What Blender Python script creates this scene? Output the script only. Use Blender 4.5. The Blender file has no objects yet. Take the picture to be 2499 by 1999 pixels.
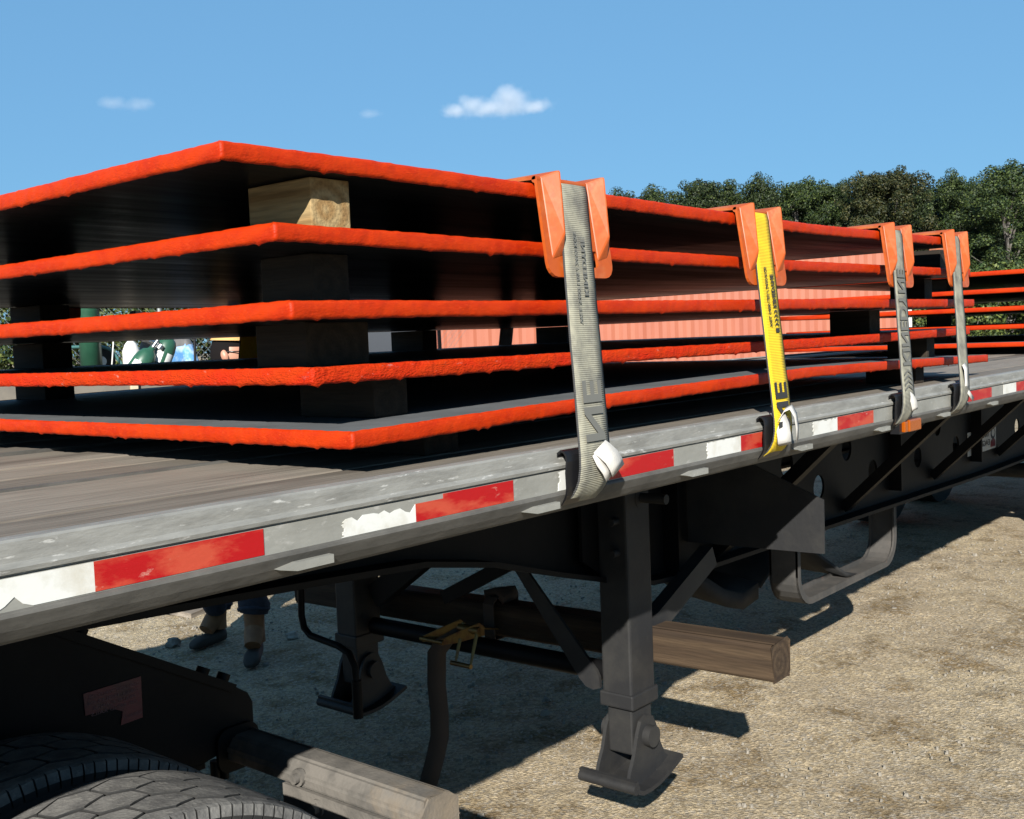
import bpy, bmesh, math, random
import numpy as np
from mathutils import Vector, Matrix
from mathutils.geometry import tessellate_polygon
random.seed(7); rng = np.random.default_rng(7)
sc = bpy.context.scene; col = sc.collection
PI = math.pi; R = math.radians
# ------------------------------------------------------------------ camera, world, sun, exposure
cam = bpy.data.objects.new('camera', bpy.data.cameras.new('camera')); col.objects.link(cam)
cr = Vector((0.6391965, -0.7680550, -0.0389792)); cu = Vector((0.0743437, 0.0112640, 0.9971691)); cf = Vector((0.7654416, 0.6402849, -0.0643))
M4 = Matrix.Identity(4)
for i in range(3):
    M4[i][0] = cr[i]; M4[i][1] = cu[i]; M4[i][2] = -cf[i]
M4[2][3] = 1.70
cam.matrix_world = M4
cam.data.sensor_width = 36; cam.data.lens = 2648.64/2499*36; cam.data.clip_start = .02; cam.data.clip_end = 4000
sc.camera = cam
SUN = Vector((1.6, 1.075, -1.0)).normalized()          # the way the light travels
elev = math.asin(-SUN.z)
w = bpy.data.worlds.new('World'); sc.world = w; w.use_nodes = True
nt = w.node_tree; bg = nt.nodes['Background']
sky = nt.nodes.new('ShaderNodeTexSky'); sky.sky_type = 'NISHITA'; sky.sun_disc = False
sky.sun_elevation = elev; sky.sun_rotation = math.atan2(-SUN.x, -SUN.y); sky.air_density = 1.0; sky.dust_density = .05; sky.ozone_density = 3.0
gm = nt.nodes.new('ShaderNodeGamma'); gm.inputs[1].default_value = .3; nt.links.new(sky.outputs[0], gm.inputs[0])      # soft, even, clear-air sky
mx = nt.nodes.new('ShaderNodeMix'); mx.data_type = 'RGBA'; mx.blend_type = 'MULTIPLY'; mx.inputs[0].default_value = 1; mx.inputs[7].default_value = (.96, 1.92, 2.86, 1); nt.links.new(gm.outputs[0], mx.inputs[6])
nt.links.new(mx.outputs[2], bg.inputs[0]); bg.inputs[1].default_value = .0616
sun = bpy.data.objects.new('sun', bpy.data.lights.new('sun', 'SUN')); col.objects.link(sun)
sun.data.energy = 5.0; sun.data.angle = R(.53); sun.data.color = (1, .965, .90)
sun.rotation_euler = SUN.to_track_quat('-Z', 'Y').to_euler()
sc.view_settings.view_transform = 'Standard'; sc.view_settings.look = 'None'; sc.view_settings.exposure = 1.3; sc.view_settings.gamma = 1
sc.view_settings.use_curve_mapping = False
sc.render.engine = 'CYCLES'
sc.cycles.use_denoising = True; sc.cycles.max_bounces = 8; sc.cycles.volume_bounces = 3

# ------------------------------------------------------------------ materials
MATS = {}
ALB = .617      # reflectances below were first matched at a lower exposure; one common factor
def sc3(c, q=None): return tuple(x*(ALB if q is None else q) for x in c)
def mat(name, base, rough=.6, metal=0, var=None, var2=None, bump=None, rnd=0, spec=.5, coord='Object', stretch=(1, 1, 1), rough_var=0, anis=0):
    """base colour; var=(colour, scale, lo, hi) noise patches; var2 the same again; bump=(scale, strength, distance) or list; rnd= per-object value jitter"""
    base = sc3(base); var = (sc3(var[0]), *var[1:]) if var else None; var2 = (sc3(var2[0]), *var2[1:]) if var2 else None
    m = bpy.data.materials.new(name); m.use_nodes = True; t = m.node_tree; N = t.nodes; L = t.links
    b = N['Principled BSDF']; b.inputs['Roughness'].default_value = rough; b.inputs['Metallic'].default_value = metal
    b.inputs['Specular IOR Level'].default_value = spec
    tc = N.new('ShaderNodeTexCoord'); mp = N.new('ShaderNodeMapping'); mp.inputs['Scale'].default_value = stretch
    L.new(tc.outputs[coord], mp.inputs[0])
    c = N.new('ShaderNodeRGB'); c.outputs[0].default_value = (*base, 1); out = c.outputs[0]
    for k, v in enumerate((var, var2)):
        if not v: continue
        n = N.new('ShaderNodeTexNoise'); n.inputs['Scale'].default_value = v[1]; n.inputs['Detail'].default_value = 6; n.inputs['Roughness'].default_value = .65
        L.new(mp.outputs[0], n.inputs[0])
        r = N.new('ShaderNodeMapRange'); r.inputs[1].default_value = v[2]; r.inputs[2].default_value = v[3]; L.new(n.outputs[0], r.inputs[0])
        x = N.new('ShaderNodeMix'); x.data_type = 'RGBA'; L.new(r.outputs[0], x.inputs[0]); L.new(out, x.inputs[6]); x.inputs[7].default_value = (*v[0], 1); out = x.outputs[2]
        if rough_var and k == 0:
            rr = N.new('ShaderNodeMapRange'); rr.inputs[3].default_value = rough; rr.inputs[4].default_value = rough+rough_var; L.new(r.outputs[0], rr.inputs[0]); L.new(rr.outputs[0], b.inputs['Roughness'])
    if rnd:
        oi = N.new('ShaderNodeObjectInfo'); r = N.new('ShaderNodeMapRange'); r.inputs[3].default_value = 1-rnd; r.inputs[4].default_value = 1+rnd; L.new(oi.outputs['Random'], r.inputs[0])
        hs = N.new('ShaderNodeHueSaturation'); L.new(r.outputs[0], hs.inputs['Value']); L.new(out, hs.inputs['Color']); out = hs.outputs[0]
    L.new(out, b.inputs['Base Color'])
    if bump:
        prev = None
        for (s, st, d) in (bump if isinstance(bump, list) else [bump]):
            n = N.new('ShaderNodeTexNoise'); n.inputs['Scale'].default_value = s; n.inputs['Detail'].default_value = 5; L.new(mp.outputs[0], n.inputs[0])
            bp = N.new('ShaderNodeBump'); bp.inputs['Strength'].default_value = st; bp.inputs['Distance'].default_value = d; L.new(n.outputs[0], bp.inputs['Height'])
            if prev: L.new(prev, bp.inputs['Normal'])
            prev = bp.outputs[0]
        L.new(prev, b.inputs['Normal'])
    if anis: b.inputs['Anisotropic'].default_value = anis
    MATS[name] = m; return m

paint = mat('orange_paint', (.52, .036, .0014), .5, var=((.40, .018, .0010), 9, .40, .7), var2=((.58, .050, .005), 70, .55, .7), bump=[(130, .34, .003), (24, .26, .006)], stretch=(1, 1, 2.5), spec=.14)
paint_worn = mat('orange_paint_worn', (.52, .038, .003), .55, var=((.45, .30, .25), 30, .62, .72), var2=((.55, .02, .004), 7, .4, .7), bump=[(130, .8, .004), (34, .7, .006)], stretch=(1, 1, 2.5), spec=.12)
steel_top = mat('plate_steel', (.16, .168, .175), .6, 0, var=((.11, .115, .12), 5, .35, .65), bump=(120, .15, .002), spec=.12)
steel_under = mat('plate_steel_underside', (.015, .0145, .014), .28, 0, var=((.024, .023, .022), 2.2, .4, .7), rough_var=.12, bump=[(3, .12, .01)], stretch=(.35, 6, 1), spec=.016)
alu = mat('weathered_aluminium', (.33, .325, .29), .6, .15, var=((.24, .235, .205), 11, .42, .68), var2=((.42, .41, .375), 60, .58, .7), bump=[(90, .35, .002), (8, .2, .004)], stretch=(.45, 1, 1))
alu_edge = mat('scuffed_aluminium', (.30, .295, .268), .6, .12, var=((.215, .21, .19), 30, .44, .66), var2=((.52, .51, .475), 80, .61, .68), bump=[(140, .5, .002), (24, .42, .004)], stretch=(.3, 1, 1.3))
alu_low = mat('grimy_aluminium', (.135, .128, .113), .75, .05, var=((.07, .066, .058), 16, .38, .66), bump=(90, .35, .002), stretch=(.5, 1, 1))
tape_red = mat('red_reflective_tape', (.42, .006, .008), .4, var=((.52, .070, .036), 8, .47, .58), var2=((.55, .24, .19), 45, .63, .70), bump=[(50, .3, .002), (14, .4, .003)], stretch=(.6, 1, 1.6), spec=.3)
tape_white = mat('white_reflective_tape', (.74, .74, .70), .4, var=((.58, .55, .47), 14, .5, .72), var2=((.22, .20, .17), 33, .67, .74), bump=(50, .15, .002))
black = mat('black_chassis_paint', (.0045, .0045, .005), .55, var=((.009, .0085, .008), 6, .45, .75), bump=(40, .15, .003), spec=.12)
black_dusty = mat('dusty_black_paint', (.018, .018, .019), .62, var=((.040, .038, .034), 6, .42, .75), var2=((.16, .14, .11), 60, .70, .76), bump=(60, .2, .003), spec=.35)
dusty_grey = mat('dusty_grey_steel', (.17, .155, .135), .8, var=((.085, .08, .072), 12, .4, .68), var2=((.25, .195, .135), 5, .52, .75), bump=[(130, .45, .003)], spec=.25)
rust_black = mat('chipped_black_steel', (.055, .053, .050), .7, var=((.10, .09, .08), 7, .4, .7), var2=((.24, .11, .07), 14, .66, .72), bump=(60, .3, .003), spec=.3)
rubber = mat('tyre_rubber', (.016, .016, .016), .8, var=((.030, .029, .027), 12, .4, .7), bump=(120, .3, .002), spec=.3)
tread_m = mat('worn_dusty_tread', (.185, .178, .165), .85, var=((.10, .097, .093), 24, .4, .65), var2=((.26, .25, .225), 70, .56, .72), bump=(140, .6, .003), spec=.2)
dark_iron = mat('hook_iron', (.020, .020, .023), .38, .5, bump=(60, .2, .002))
white_cloth = mat('white_tag_cloth', (.60, .575, .53), .85, var=((.70, .52, .38), 30, .62, .75), bump=(160, .3, .002))
amber = mat('amber_lens', (.48, .10, .003), .12, bump=(60, .1, .002)); amber.node_tree.nodes['Principled BSDF'].inputs['Transmission Weight'].default_value = .25
prot = mat('orange_plastic', (.47, .082, .006), .5, var=((.50, .155, .050), 10, .48, .66), var2=((.36, .055, .005), 22, .5, .75), bump=(90, .1, .002), spec=.4)
zinc = mat('yellow_zinc', (.30, .19, .05), .4, .6, var=((.16, .07, .035), 20, .45, .65))
print_grey = mat('faded_print', (.13, .13, .115), .9); print_black = mat('black_print', (.018, .018, .018), .8)
brown_web = mat('dirty_brown_webbing', (.075, .055, .042), .95, bump=(200, .3, .002))
cont_m = mat('salmon_container_paint', (.40, .118, .060), .65, var=((.35, .092, .046), 2, .4, .7), var2=((.18, .055, .03), 5, .66, .78), stretch=(1, 1, .3))
white_p = mat('white_paint', (.75, .74, .71), .55, var=((.55, .52, .46), 6, .45, .75))
cream = mat('cream_timber', (.62, .50, .34), .8); panel_g = mat('grey_panel', (.20, .175, .14), .8, var=((.14, .125, .105), 5, .4, .7))
green_cyl = mat('green_cylinder_paint', (.020, .085, .048), .38, var=((.035, .12, .07), 8, .4, .7)); teal = mat('teal_tube_paint', (.06, .17, .16), .4)
red_p = mat('red_paint', (.55, .03, .02), .4); truck_m = mat('dark_truck_paint', (.03, .035, .045), .3); glass_m = mat('bluish_window_glass', (.10, .13, .17), .08, spec=.8)
chrome = mat('brushed_metal', (.6, .6, .6), .3, 1)
rustpost = mat('rusty_orange_steel', (.50, .15, .06), .8, var=((.22, .09, .05), 5, .45, .6), var2=((.62, .30, .18), 14, .6, .7), bump=(30, .3, .01))
skin = mat('skin', (.55, .27, .18), .5); hair_m = mat('black_hair', (.010, .008, .008), .95, spec=.1); denim = mat('dark_denim', (.020, .027, .046), .9, var=((.032, .040, .062), 20, .45, .7), bump=[(20, .6, .02)])
boot_tan = mat('tan_boot_leather', (.33, .15, .055), .7, var=((.22, .095, .036), 14, .4, .7), bump=(40, .3, .004)); boot_rub = mat('dark_boot_rubber', (.042, .031, .022), .8)
shirt_n = mat('navy_work_shirt', (.04, .05, .08), .9); grey_j = mat('grey_jacket', (.16, .155, .15), .9, bump=[(12, .6, .02)]); tiedye = mat('blue_tie_dye', (.10, .30, .62), .85, var=((.50, .65, .80), 9, .42, .62), bump=[(12, .5, .02)])
cap_m = mat('mustard_cap', (.62, .36, .12), .8); frame_m = mat('tortoiseshell', (.02, .012, .01), .25)
stone_m = mat('stone', (.36, .32, .26), .9, rnd=.35, bump=(30, .4, .01)); twig = mat('bark', (.10, .085, .07), .9, var=((.2, .19, .17), 8, .45, .65), bump=(20, .5, .02))
fence_m = mat('galvanised_wire', (.35, .37, .36), .5, .6)
roof_m = mat('dark_shingle', (.05, .05, .055), .9); tan_m = mat('tan_fascia', (.62, .42, .28), .8)
decal_w = mat('decal_white', (.55, .53, .48), .5, var=((.40, .38, .33), 9, .45, .7)); decal_r = mat('decal_red', (.16, .008, .016), .5, var=((.06, .006, .008), 12, .45, .65)); text_dk = mat('decal_text', (.02, .02, .025), .6)
text_pale = mat('pale_text', (.17, .07, .075), .6)

def web_mat(name, c, c2, rib=1500):
    m = mat(name, c, .9, var=(c2, 16, .42, .66), bump=(160, .25, .001)); t = m.node_tree; N = t.nodes; L = t.links
    b = N['Principled BSDF']; uv = N.new('ShaderNodeUVMap'); sx = N.new('ShaderNodeSeparateXYZ'); L.new(uv.outputs[0], sx.inputs[0])
    mu = N.new('ShaderNodeMath'); mu.operation = 'MULTIPLY'; mu.inputs[1].default_value = rib; L.new(sx.outputs[1], mu.inputs[0])
    si = N.new('ShaderNodeMath'); si.operation = 'SINE'; L.new(mu.outputs[0], si.inputs[0])
    bp = N.new('ShaderNodeBump'); bp.inputs['Strength'].default_value = .6; bp.inputs['Distance'].default_value = .0012; L.new(si.outputs[0], bp.inputs['Height'])
    L.new(bp.outputs[0], b.inputs['Normal'])
    # dark woven edges
    ab = N.new('ShaderNodeMath'); ab.operation = 'SUBTRACT'; L.new(sx.outputs[0], ab.inputs[0]); ab.inputs[1].default_value = .5
    a2 = N.new('ShaderNodeMath'); a2.operation = 'ABSOLUTE'; L.new(ab.outputs[0], a2.inputs[0])
    gt = N.new('ShaderNodeMath'); gt.operation = 'GREATER_THAN'; L.new(a2.outputs[0], gt.inputs[0]); gt.inputs[1].default_value = .472
    x = N.new('ShaderNodeMix'); x.data_type = 'RGBA'; L.new(gt.outputs[0], x.inputs[0])
    src = b.inputs['Base Color'].links[0].from_socket; L.new(src, x.inputs[6]); x.inputs[7].default_value = (.03, .03, .03, 1); L.new(x.outputs[2], b.inputs['Base Color'])
    return m
web_grey = web_mat('grimy_grey_webbing', (.34, .325, .245), (.16, .155, .13)); web_yel = web_mat('yellow_webbing', (.86, .60, .006), (.74, .50, .008))

def wood_mat(name, c1, c2, dark, axis='Y', ringscale=70):
    c1, c2, dark = sc3(c1), sc3(c2), sc3(dark)
    m = bpy.data.materials.new(name); m.use_nodes = True; t = m.node_tree; N = t.nodes; L = t.links; b = N['Principled BSDF']; b.inputs['Roughness'].default_value = .8; b.inputs['Specular IOR Level'].default_value = .25
    tc = N.new('ShaderNodeTexCoord'); oi = N.new('ShaderNodeObjectInfo'); mp = N.new('ShaderNodeMapping')
    mp.inputs['Scale'].default_value = (1, .06, 1) if axis == 'Y' else (.05, 1, 1)
    cb = N.new('ShaderNodeCombineXYZ'); mm = N.new('ShaderNodeMath'); mm.operation = 'MULTIPLY'; mm.inputs[1].default_value = 30; L.new(oi.outputs['Random'], mm.inputs[0])
    for i in range(3): L.new(mm.outputs[0], cb.inputs[i])
    L.new(tc.outputs['Object'], mp.inputs[0])
    nz = N.new('ShaderNodeTexNoise'); nz.inputs['Scale'].default_value = 14; nz.inputs['Detail'].default_value = 3
    av = N.new('ShaderNodeVectorMath'); L.new(mp.outputs[0], av.inputs[0]); L.new(cb.outputs[0], av.inputs[1]); L.new(av.outputs[0], nz.inputs[0])
    wv = N.new('ShaderNodeTexWave'); wv.wave_type = 'RINGS'; wv.rings_direction = axis; wv.inputs['Scale'].default_value = ringscale/6.28; wv.inputs['Distortion'].default_value = 2.5; wv.inputs['Detail'].default_value = 2; wv.inputs['Detail Scale'].default_value = 1.2
    off = N.new('ShaderNodeVectorMath'); L.new(mp.outputs[0], off.inputs[0]); off.inputs[1].default_value = (.012, 0, .01) if axis == 'Y' else (0, .05, .3)
    L.new(off.outputs[0], wv.inputs[0])
    x = N.new('ShaderNodeMix'); x.data_type = 'RGBA'; L.new(wv.outputs['Color'], x.inputs[0]); x.inputs[6].default_value = (*c1, 1); x.inputs[7].default_value = (*c2, 1)
    r = N.new('ShaderNodeMapRange'); r.inputs[1].default_value = .52; r.inputs[2].default_value = .75; L.new(nz.outputs[0], r.inputs[0])
    y = N.new('ShaderNodeMix'); y.data_type = 'RGBA'; L.new(r.outputs[0], y.inputs[0]); L.new(x.outputs[2], y.inputs[6]); y.inputs[7].default_value = (*dark, 1)
    g = N.new('ShaderNodeTexNoise'); g.inputs['Scale'].default_value = 160; g.inputs['Detail'].default_value = 4; L.new(av.outputs[0], g.inputs[0])
    z = N.new('ShaderNodeMix'); z.data_type = 'RGBA'; z.blend_type = 'MULTIPLY'; z.inputs[0].default_value = .55; L.new(y.outputs[2], z.inputs[6])
    gr = N.new('ShaderNodeMapRange'); gr.inputs[1].default_value = .3; gr.inputs[2].default_value = .6; gr.inputs[3].default_value = .45; gr.inputs[4].default_value = 1.1; L.new(g.outputs[0], gr.inputs[0]); L.new(gr.outputs[0], z.inputs[7])
    hs = N.new('ShaderNodeHueSaturation'); rr = N.new('ShaderNodeMapRange'); rr.inputs[3].default_value = .68; rr.inputs[4].default_value = 1.28; L.new(oi.outputs['Random'], rr.inputs[0]); L.new(rr.outputs[0], hs.inputs['Value']); L.new(z.outputs[2], hs.inputs['Color'])
    L.new(hs.outputs[0], b.inputs['Base Color'])
    bp = N.new('ShaderNodeBump'); bp.inputs['Strength'].default_value = .5; bp.inputs['Distance'].default_value = .004; L.new(g.outputs[0], bp.inputs['Height']); L.new(bp.outputs[0], b.inputs['Normal'])
    MATS[name] = m; return m
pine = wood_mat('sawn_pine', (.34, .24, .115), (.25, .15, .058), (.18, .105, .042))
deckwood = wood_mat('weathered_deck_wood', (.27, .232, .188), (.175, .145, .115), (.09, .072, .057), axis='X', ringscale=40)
shaded_dunnage = wood_mat('shade_dark_dunnage', (.045, .031, .019), (.030, .020, .012), (.02, .014, .009))  # block timber with the shade between the plates darkened into its colour
oldbeam = wood_mat('old_brown_timber', (.085, .055, .031), (.052, .032, .018), (.032, .021, .014))

def ground_mat():
    m = bpy.data.materials.new('gravel_ground'); m.use_nodes = True; t = m.node_tree; N = t.nodes; L = t.links; b = N['Principled BSDF']; b.inputs['Roughness'].default_value = .95; b.inputs['Specular IOR Level'].default_value = .15
    tc = N.new('ShaderNodeTexCoord')
    def noise(s, d=6, r=.6):
        n = N.new('ShaderNodeTexNoise'); n.inputs['Scale'].default_value = s; n.inputs['Detail'].default_value = d; n.inputs['Roughness'].default_value = r; L.new(tc.outputs['Object'], n.inputs[0]); return n.outputs[0]
    def rng_(v, a, bb, c=0, d=1):
        r = N.new('ShaderNodeMapRange'); r.inputs[1].default_value = a; r.inputs[2].default_value = bb; r.inputs[3].default_value = c; r.inputs[4].default_value = d; L.new(v, r.inputs[0]); return r.outputs[0]
    def mix(f, a, bb, mode='MIX'):
        x = N.new('ShaderNodeMix'); x.data_type = 'RGBA'; x.blend_type = mode
        (L.new(f, x.inputs[0]) if not isinstance(f, float) else setattr(x.inputs[0], 'default_value', f))
        for v, i in ((a, 6), (bb, 7)):
            if isinstance(v, tuple): x.inputs[i].default_value = (*v, 1)
            else: L.new(v, x.inputs[i])
        return x.outputs[2]
    c = mix(rng_(noise(.9, 5), .38, .66), sc3((.50, .402, .258)), sc3((.40, .318, .212)))
    c = mix(rng_(noise(2.6, 9, .72), .50, .62), c, sc3((.24, .172, .09)))           # damp brown scuffs
    c = mix(rng_(noise(45, 4, .7), .35, .68), c, (.60, .54, .44), 'MIX') if False else c
    vo = N.new('ShaderNodeTexVoronoi'); vo.inputs['Scale'].default_value = 75; L.new(tc.outputs['Object'], vo.inputs[0])
    sp = N.new('ShaderNodeSeparateColor'); L.new(vo.outputs['Color'], sp.inputs[0])
    c = mix(rng_(sp.outputs[1], .55, .95, 0, .55), c, sc3((.42, .385, .33)))
    c = mix(.8, c, rng_(sp.outputs[0], 0, 1, .60, 1.38), 'MULTIPLY')
    c = mix(.8, c, rng_(noise(190, 3, .7), .3, .7, .55, 1.45), 'MULTIPLY')
    L.new(c, b.inputs['Base Color'])
    b1 = N.new('ShaderNodeBump'); b1.inputs['Strength'].default_value = .9; b1.inputs['Distance'].default_value = .012; L.new(noise(38, 8, .75), b1.inputs['Height'])
    b2 = N.new('ShaderNodeBump'); b2.inputs['Strength'].default_value = .8; b2.inputs['Distance'].default_value = .006; L.new(vo.outputs['Distance'], b2.inputs['Height']); L.new(b1.outputs[0], b2.inputs['Normal'])
    L.new(b2.outputs[0], b.inputs['Normal']); return m
gravel = ground_mat()

def leaf_mat(name, a, b_, c):
    a, b_, c = sc3(a, .55), sc3(b_, .55), sc3(c, .62)
    m = bpy.data.materials.new(name); m.use_nodes = True; t = m.node_tree; N = t.nodes; L = t.links; b = N['Principled BSDF']; b.inputs['Roughness'].default_value = .6; b.inputs['Specular IOR Level'].default_value = .25
    g = N.new('ShaderNodeNewGeometry'); rp = N.new('ShaderNodeValToRGB'); e = rp.color_ramp.elements
    e[0].color = (*a, 1); e[1].color = (*c, 1); n = e.new(.55); n.color = (*b_, 1)
    oi = N.new('ShaderNodeObjectInfo'); r = N.new('ShaderNodeMapRange'); r.inputs[3].default_value = .75; r.inputs[4].default_value = 1.25; L.new(oi.outputs['Random'], r.inputs[0])
    hs = N.new('ShaderNodeHueSaturation'); L.new(r.outputs[0], hs.inputs['Value']); L.new(g.outputs['Random Per Island'], rp.inputs[0]); L.new(rp.outputs[0], hs.inputs['Color']); L.new(hs.outputs[0], b.inputs['Base Color'])
    return m
leaf_dark = leaf_mat('dark_foliage', (.010, .022, .007), (.024, .043, .010), (.072, .098, .020))
leaf_warm = leaf_mat('olive_foliage', (.016, .026, .007), (.036, .048, .012), (.095, .085, .024))
leaf_bush = leaf_mat('bush_foliage', (.022, .040, .009), (.050, .080, .018), (.13, .15, .032))

# ------------------------------------------------------------------ mesh helpers
class MB:
    def __init__(s): s.v = []; s.f = []; s.mi = []; s.sm = []
    def add(s, vs, fs, mi=0, smooth=False):
        o = len(s.v); s.v += [tuple(v) for v in vs]; s.f += [tuple(i+o for i in f) for f in fs]; s.mi += [mi]*len(fs); s.sm += [smooth]*len(fs)
    def box(s, c, d, rot=None, mi=0):
        q = [Vector((x*d[0]/2, y*d[1]/2, z*d[2]/2)) for x in (-1, 1) for y in (-1, 1) for z in (-1, 1)]
        if rot is not None: q = [rot @ p for p in q]
        s.add([p+Vector(c) for p in q], [(0, 1, 3, 2), (4, 6, 7, 5), (0, 4, 5, 1), (2, 3, 7, 6), (0, 2, 6, 4), (1, 5, 7, 3)], mi)
    def bar(s, a, b, wd, th, up=(0, 0, 1), mi=0):
        a = Vector(a); b = Vector(b); d = (b-a); L = d.length; d.normalize(); n = Vector(up)-d*d.dot(Vector(up)); n.normalize(); k = d.cross(n)
        s.box((a+b)/2, (L, wd, th), Matrix((d, k, n)).transposed(), mi)
    def tube(s, pts, r, seg=10, mi=0, cap=True, smooth=True):
        pts = [Vector(p) for p in pts]; rr = r if isinstance(r, (list, tuple)) else [r]*len(pts); vs = []; fs = []
        ref = None
        for i, p in enumerate(pts):
            d = (pts[min(i+1, len(pts)-1)]-pts[max(i-1, 0)]).normalized()
            if ref is None: ref = Vector((0, 0, 1)) if abs(d.z) < .9 else Vector((1, 0, 0))
            n = (ref-d*ref.dot(d)).normalized(); ref = n; k = d.cross(n)
            vs += [p+(n*math.cos(2*PI*j/seg)+k*math.sin(2*PI*j/seg))*rr[i] for j in range(seg)]
        for i in range(len(pts)-1):
            for j in range(seg): fs.append((i*seg+j, i*seg+(j+1) % seg, (i+1)*seg+(j+1) % seg, (i+1)*seg+j))
        s.add(vs, fs, mi, smooth)
        if cap:
            o = len(vs)-seg; s.add(vs[:seg], [tuple(range(seg))[::-1]], mi); s.add(vs[o:], [tuple(range(seg))], mi)
    def prism(s, outline, fn, lo, hi, holes=(), mi=0):
        """outline (2D) with holes, swept from lo to hi; fn(u, v, w) gives the 3D point"""
        loops = [list(outline)]+[list(h) for h in holes]
        tess = tessellate_polygon([[Vector((p[0], p[1], 0)) for p in l] for l in loops])
        flat = [p for l in loops for p in l]; n = len(flat)
        s.add([fn(p[0], p[1], lo) for p in flat]+[fn(p[0], p[1], hi) for p in flat], [t for t in tess]+[tuple(i+n for i in t[::-1]) for t in tess], mi)
        o = 0
        for l in loops:
            k = len(l)
            s.add([fn(p[0], p[1], lo) for p in l]+[fn(p[0], p[1], hi) for p in l], [(i, (i+1) % k, k+(i+1) % k, k+i) for i in range(k)], mi)
    def build(s, name, mats, parent=None, loc=(0, 0, 0), bevel=0, recalc=True, weld=False):
        me = bpy.data.meshes.new(name); me.from_pydata(s.v, [], s.f)
        for m in (mats if isinstance(mats, (list, tuple)) else [mats]): me.materials.append(m)
        me.polygons.foreach_set('material_index', s.mi); me.polygons.foreach_set('use_smooth', s.sm)
        bm = bmesh.new(); bm.from_mesh(me)
        bmesh.ops.remove_doubles(bm, verts=bm.verts, dist=1e-5) if (weld or bevel) else None
        if bevel:
            es = [e for e in bm.edges if len(e.link_faces) == 2 and e.calc_face_angle(0) > .6]
            bmesh.ops.bevel(bm, geom=es, offset=bevel, segments=2, profile=.6, affect='EDGES')
        if recalc: bmesh.ops.recalc_face_normals(bm, faces=bm.faces)
        bm.to_mesh(me); bm.free()
        return link(name, me, parent, loc)
def link(name, me, parent=None, loc=(0, 0, 0)):
    o = bpy.data.objects.new(name, me); col.objects.link(o); o.location = loc
    if parent: o.parent = parent
    return o
def empty(name, label, cat, loc=(0, 0, 0), rz=0, group=None):
    o = bpy.data.objects.new(name, None); col.objects.link(o); o.location = loc; o.rotation_euler = (0, 0, rz); o.empty_display_size = .1
    return tag(o, label, cat, group)
def tag(o, label, cat, group=None):
    o['label'] = label; o['category'] = cat
    if group: o['group'] = group
    return o
def copy_tree(o, parent=None):
    c = o.copy(); col.objects.link(c)
    if parent: c.parent = parent
    for ch in list(o.children): copy_tree(ch, c)
    return c
XZ = lambda y0: (lambda u, v, w_: (u, y0+w_, v))
YZ = lambda x0: (lambda u, v, w_: (x0+w_, u, v))
XY = lambda z0: (lambda u, v, w_: (u, v, z0+w_))
def ell(cx, cy, rx, ry, n=20): return [(cx+rx*math.cos(2*PI*i/n), cy+ry*math.sin(2*PI*i/n)) for i in range(n)]
def rrect(x0, y0, x1, y1, r, n=4):
    o = []
    for cx, cy, a in ((x1-r, y1-r, 0), (x0+r, y1-r, 90), (x0+r, y0+r, 180), (x1-r, y0+r, 270)):
        o += [(cx+r*math.cos(R(a+90*i/n)), cy+r*math.sin(R(a+90*i/n))) for i in range(n+1)]
    return o
def vnoise(x, y, seed=0):
    xi = np.floor(x).astype(int); yi = np.floor(y).astype(int); fx = x-xi; fy = y-yi
    def h(a, b): 
        n = (a*374761393+b*668265263+seed*974711) & 0x7fffffff; n = ((n ^ (n >> 13))*1274126177) & 0x7fffffff; return ((n ^ (n >> 16)) & 0xffff)/65535.
    u = fx*fx*(3-2*fx); v = fy*fy*(3-2*fy)
    return (h(xi, yi)*(1-u)+h(xi+1, yi)*u)*(1-v)+(h(xi, yi+1)*(1-u)+h(xi+1, yi+1)*u)*v
def text_polys(s, size=1., bold=.0):
    cu_ = bpy.data.curves.new('t', 'FONT'); cu_.body = s; cu_.size = size; cu_.offset = bold; cu_.resolution_u = 3
    ob = bpy.data.objects.new('t', cu_); col.objects.link(ob); dg = bpy.context.evaluated_depsgraph_get(); dg.update()
    me = ob.evaluated_get(dg).to_mesh(); vs = [tuple(v.co) for v in me.vertices]; fs = [tuple(p.vertices) for p in me.polygons]
    ob.evaluated_get(dg).to_mesh_clear(); bpy.data.objects.remove(ob); bpy.data.curves.remove(cu_); return vs, fs
def put_text(name, s, fn, m, parent, size=1., bold=0., fit=None):
    """fit=(w, h): scale to the box; fn(u, v) with u along the reading direction, v up"""
    vs, fs = text_polys(s, size, bold); xs = [v[0] for v in vs]; ys = [v[1] for v in vs]; x0, x1, y0, y1 = min(xs), max(xs), min(ys), max(ys)
    sx = fit[0]/(x1-x0) if fit else 1; sy = fit[1]/(y1-y0) if fit else 1
    b = MB(); b.add([fn((v[0]-x0)*sx, (v[1]-y0)*sy) for v in vs], fs); return b.build(name, m, parent, recalc=False)

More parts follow.
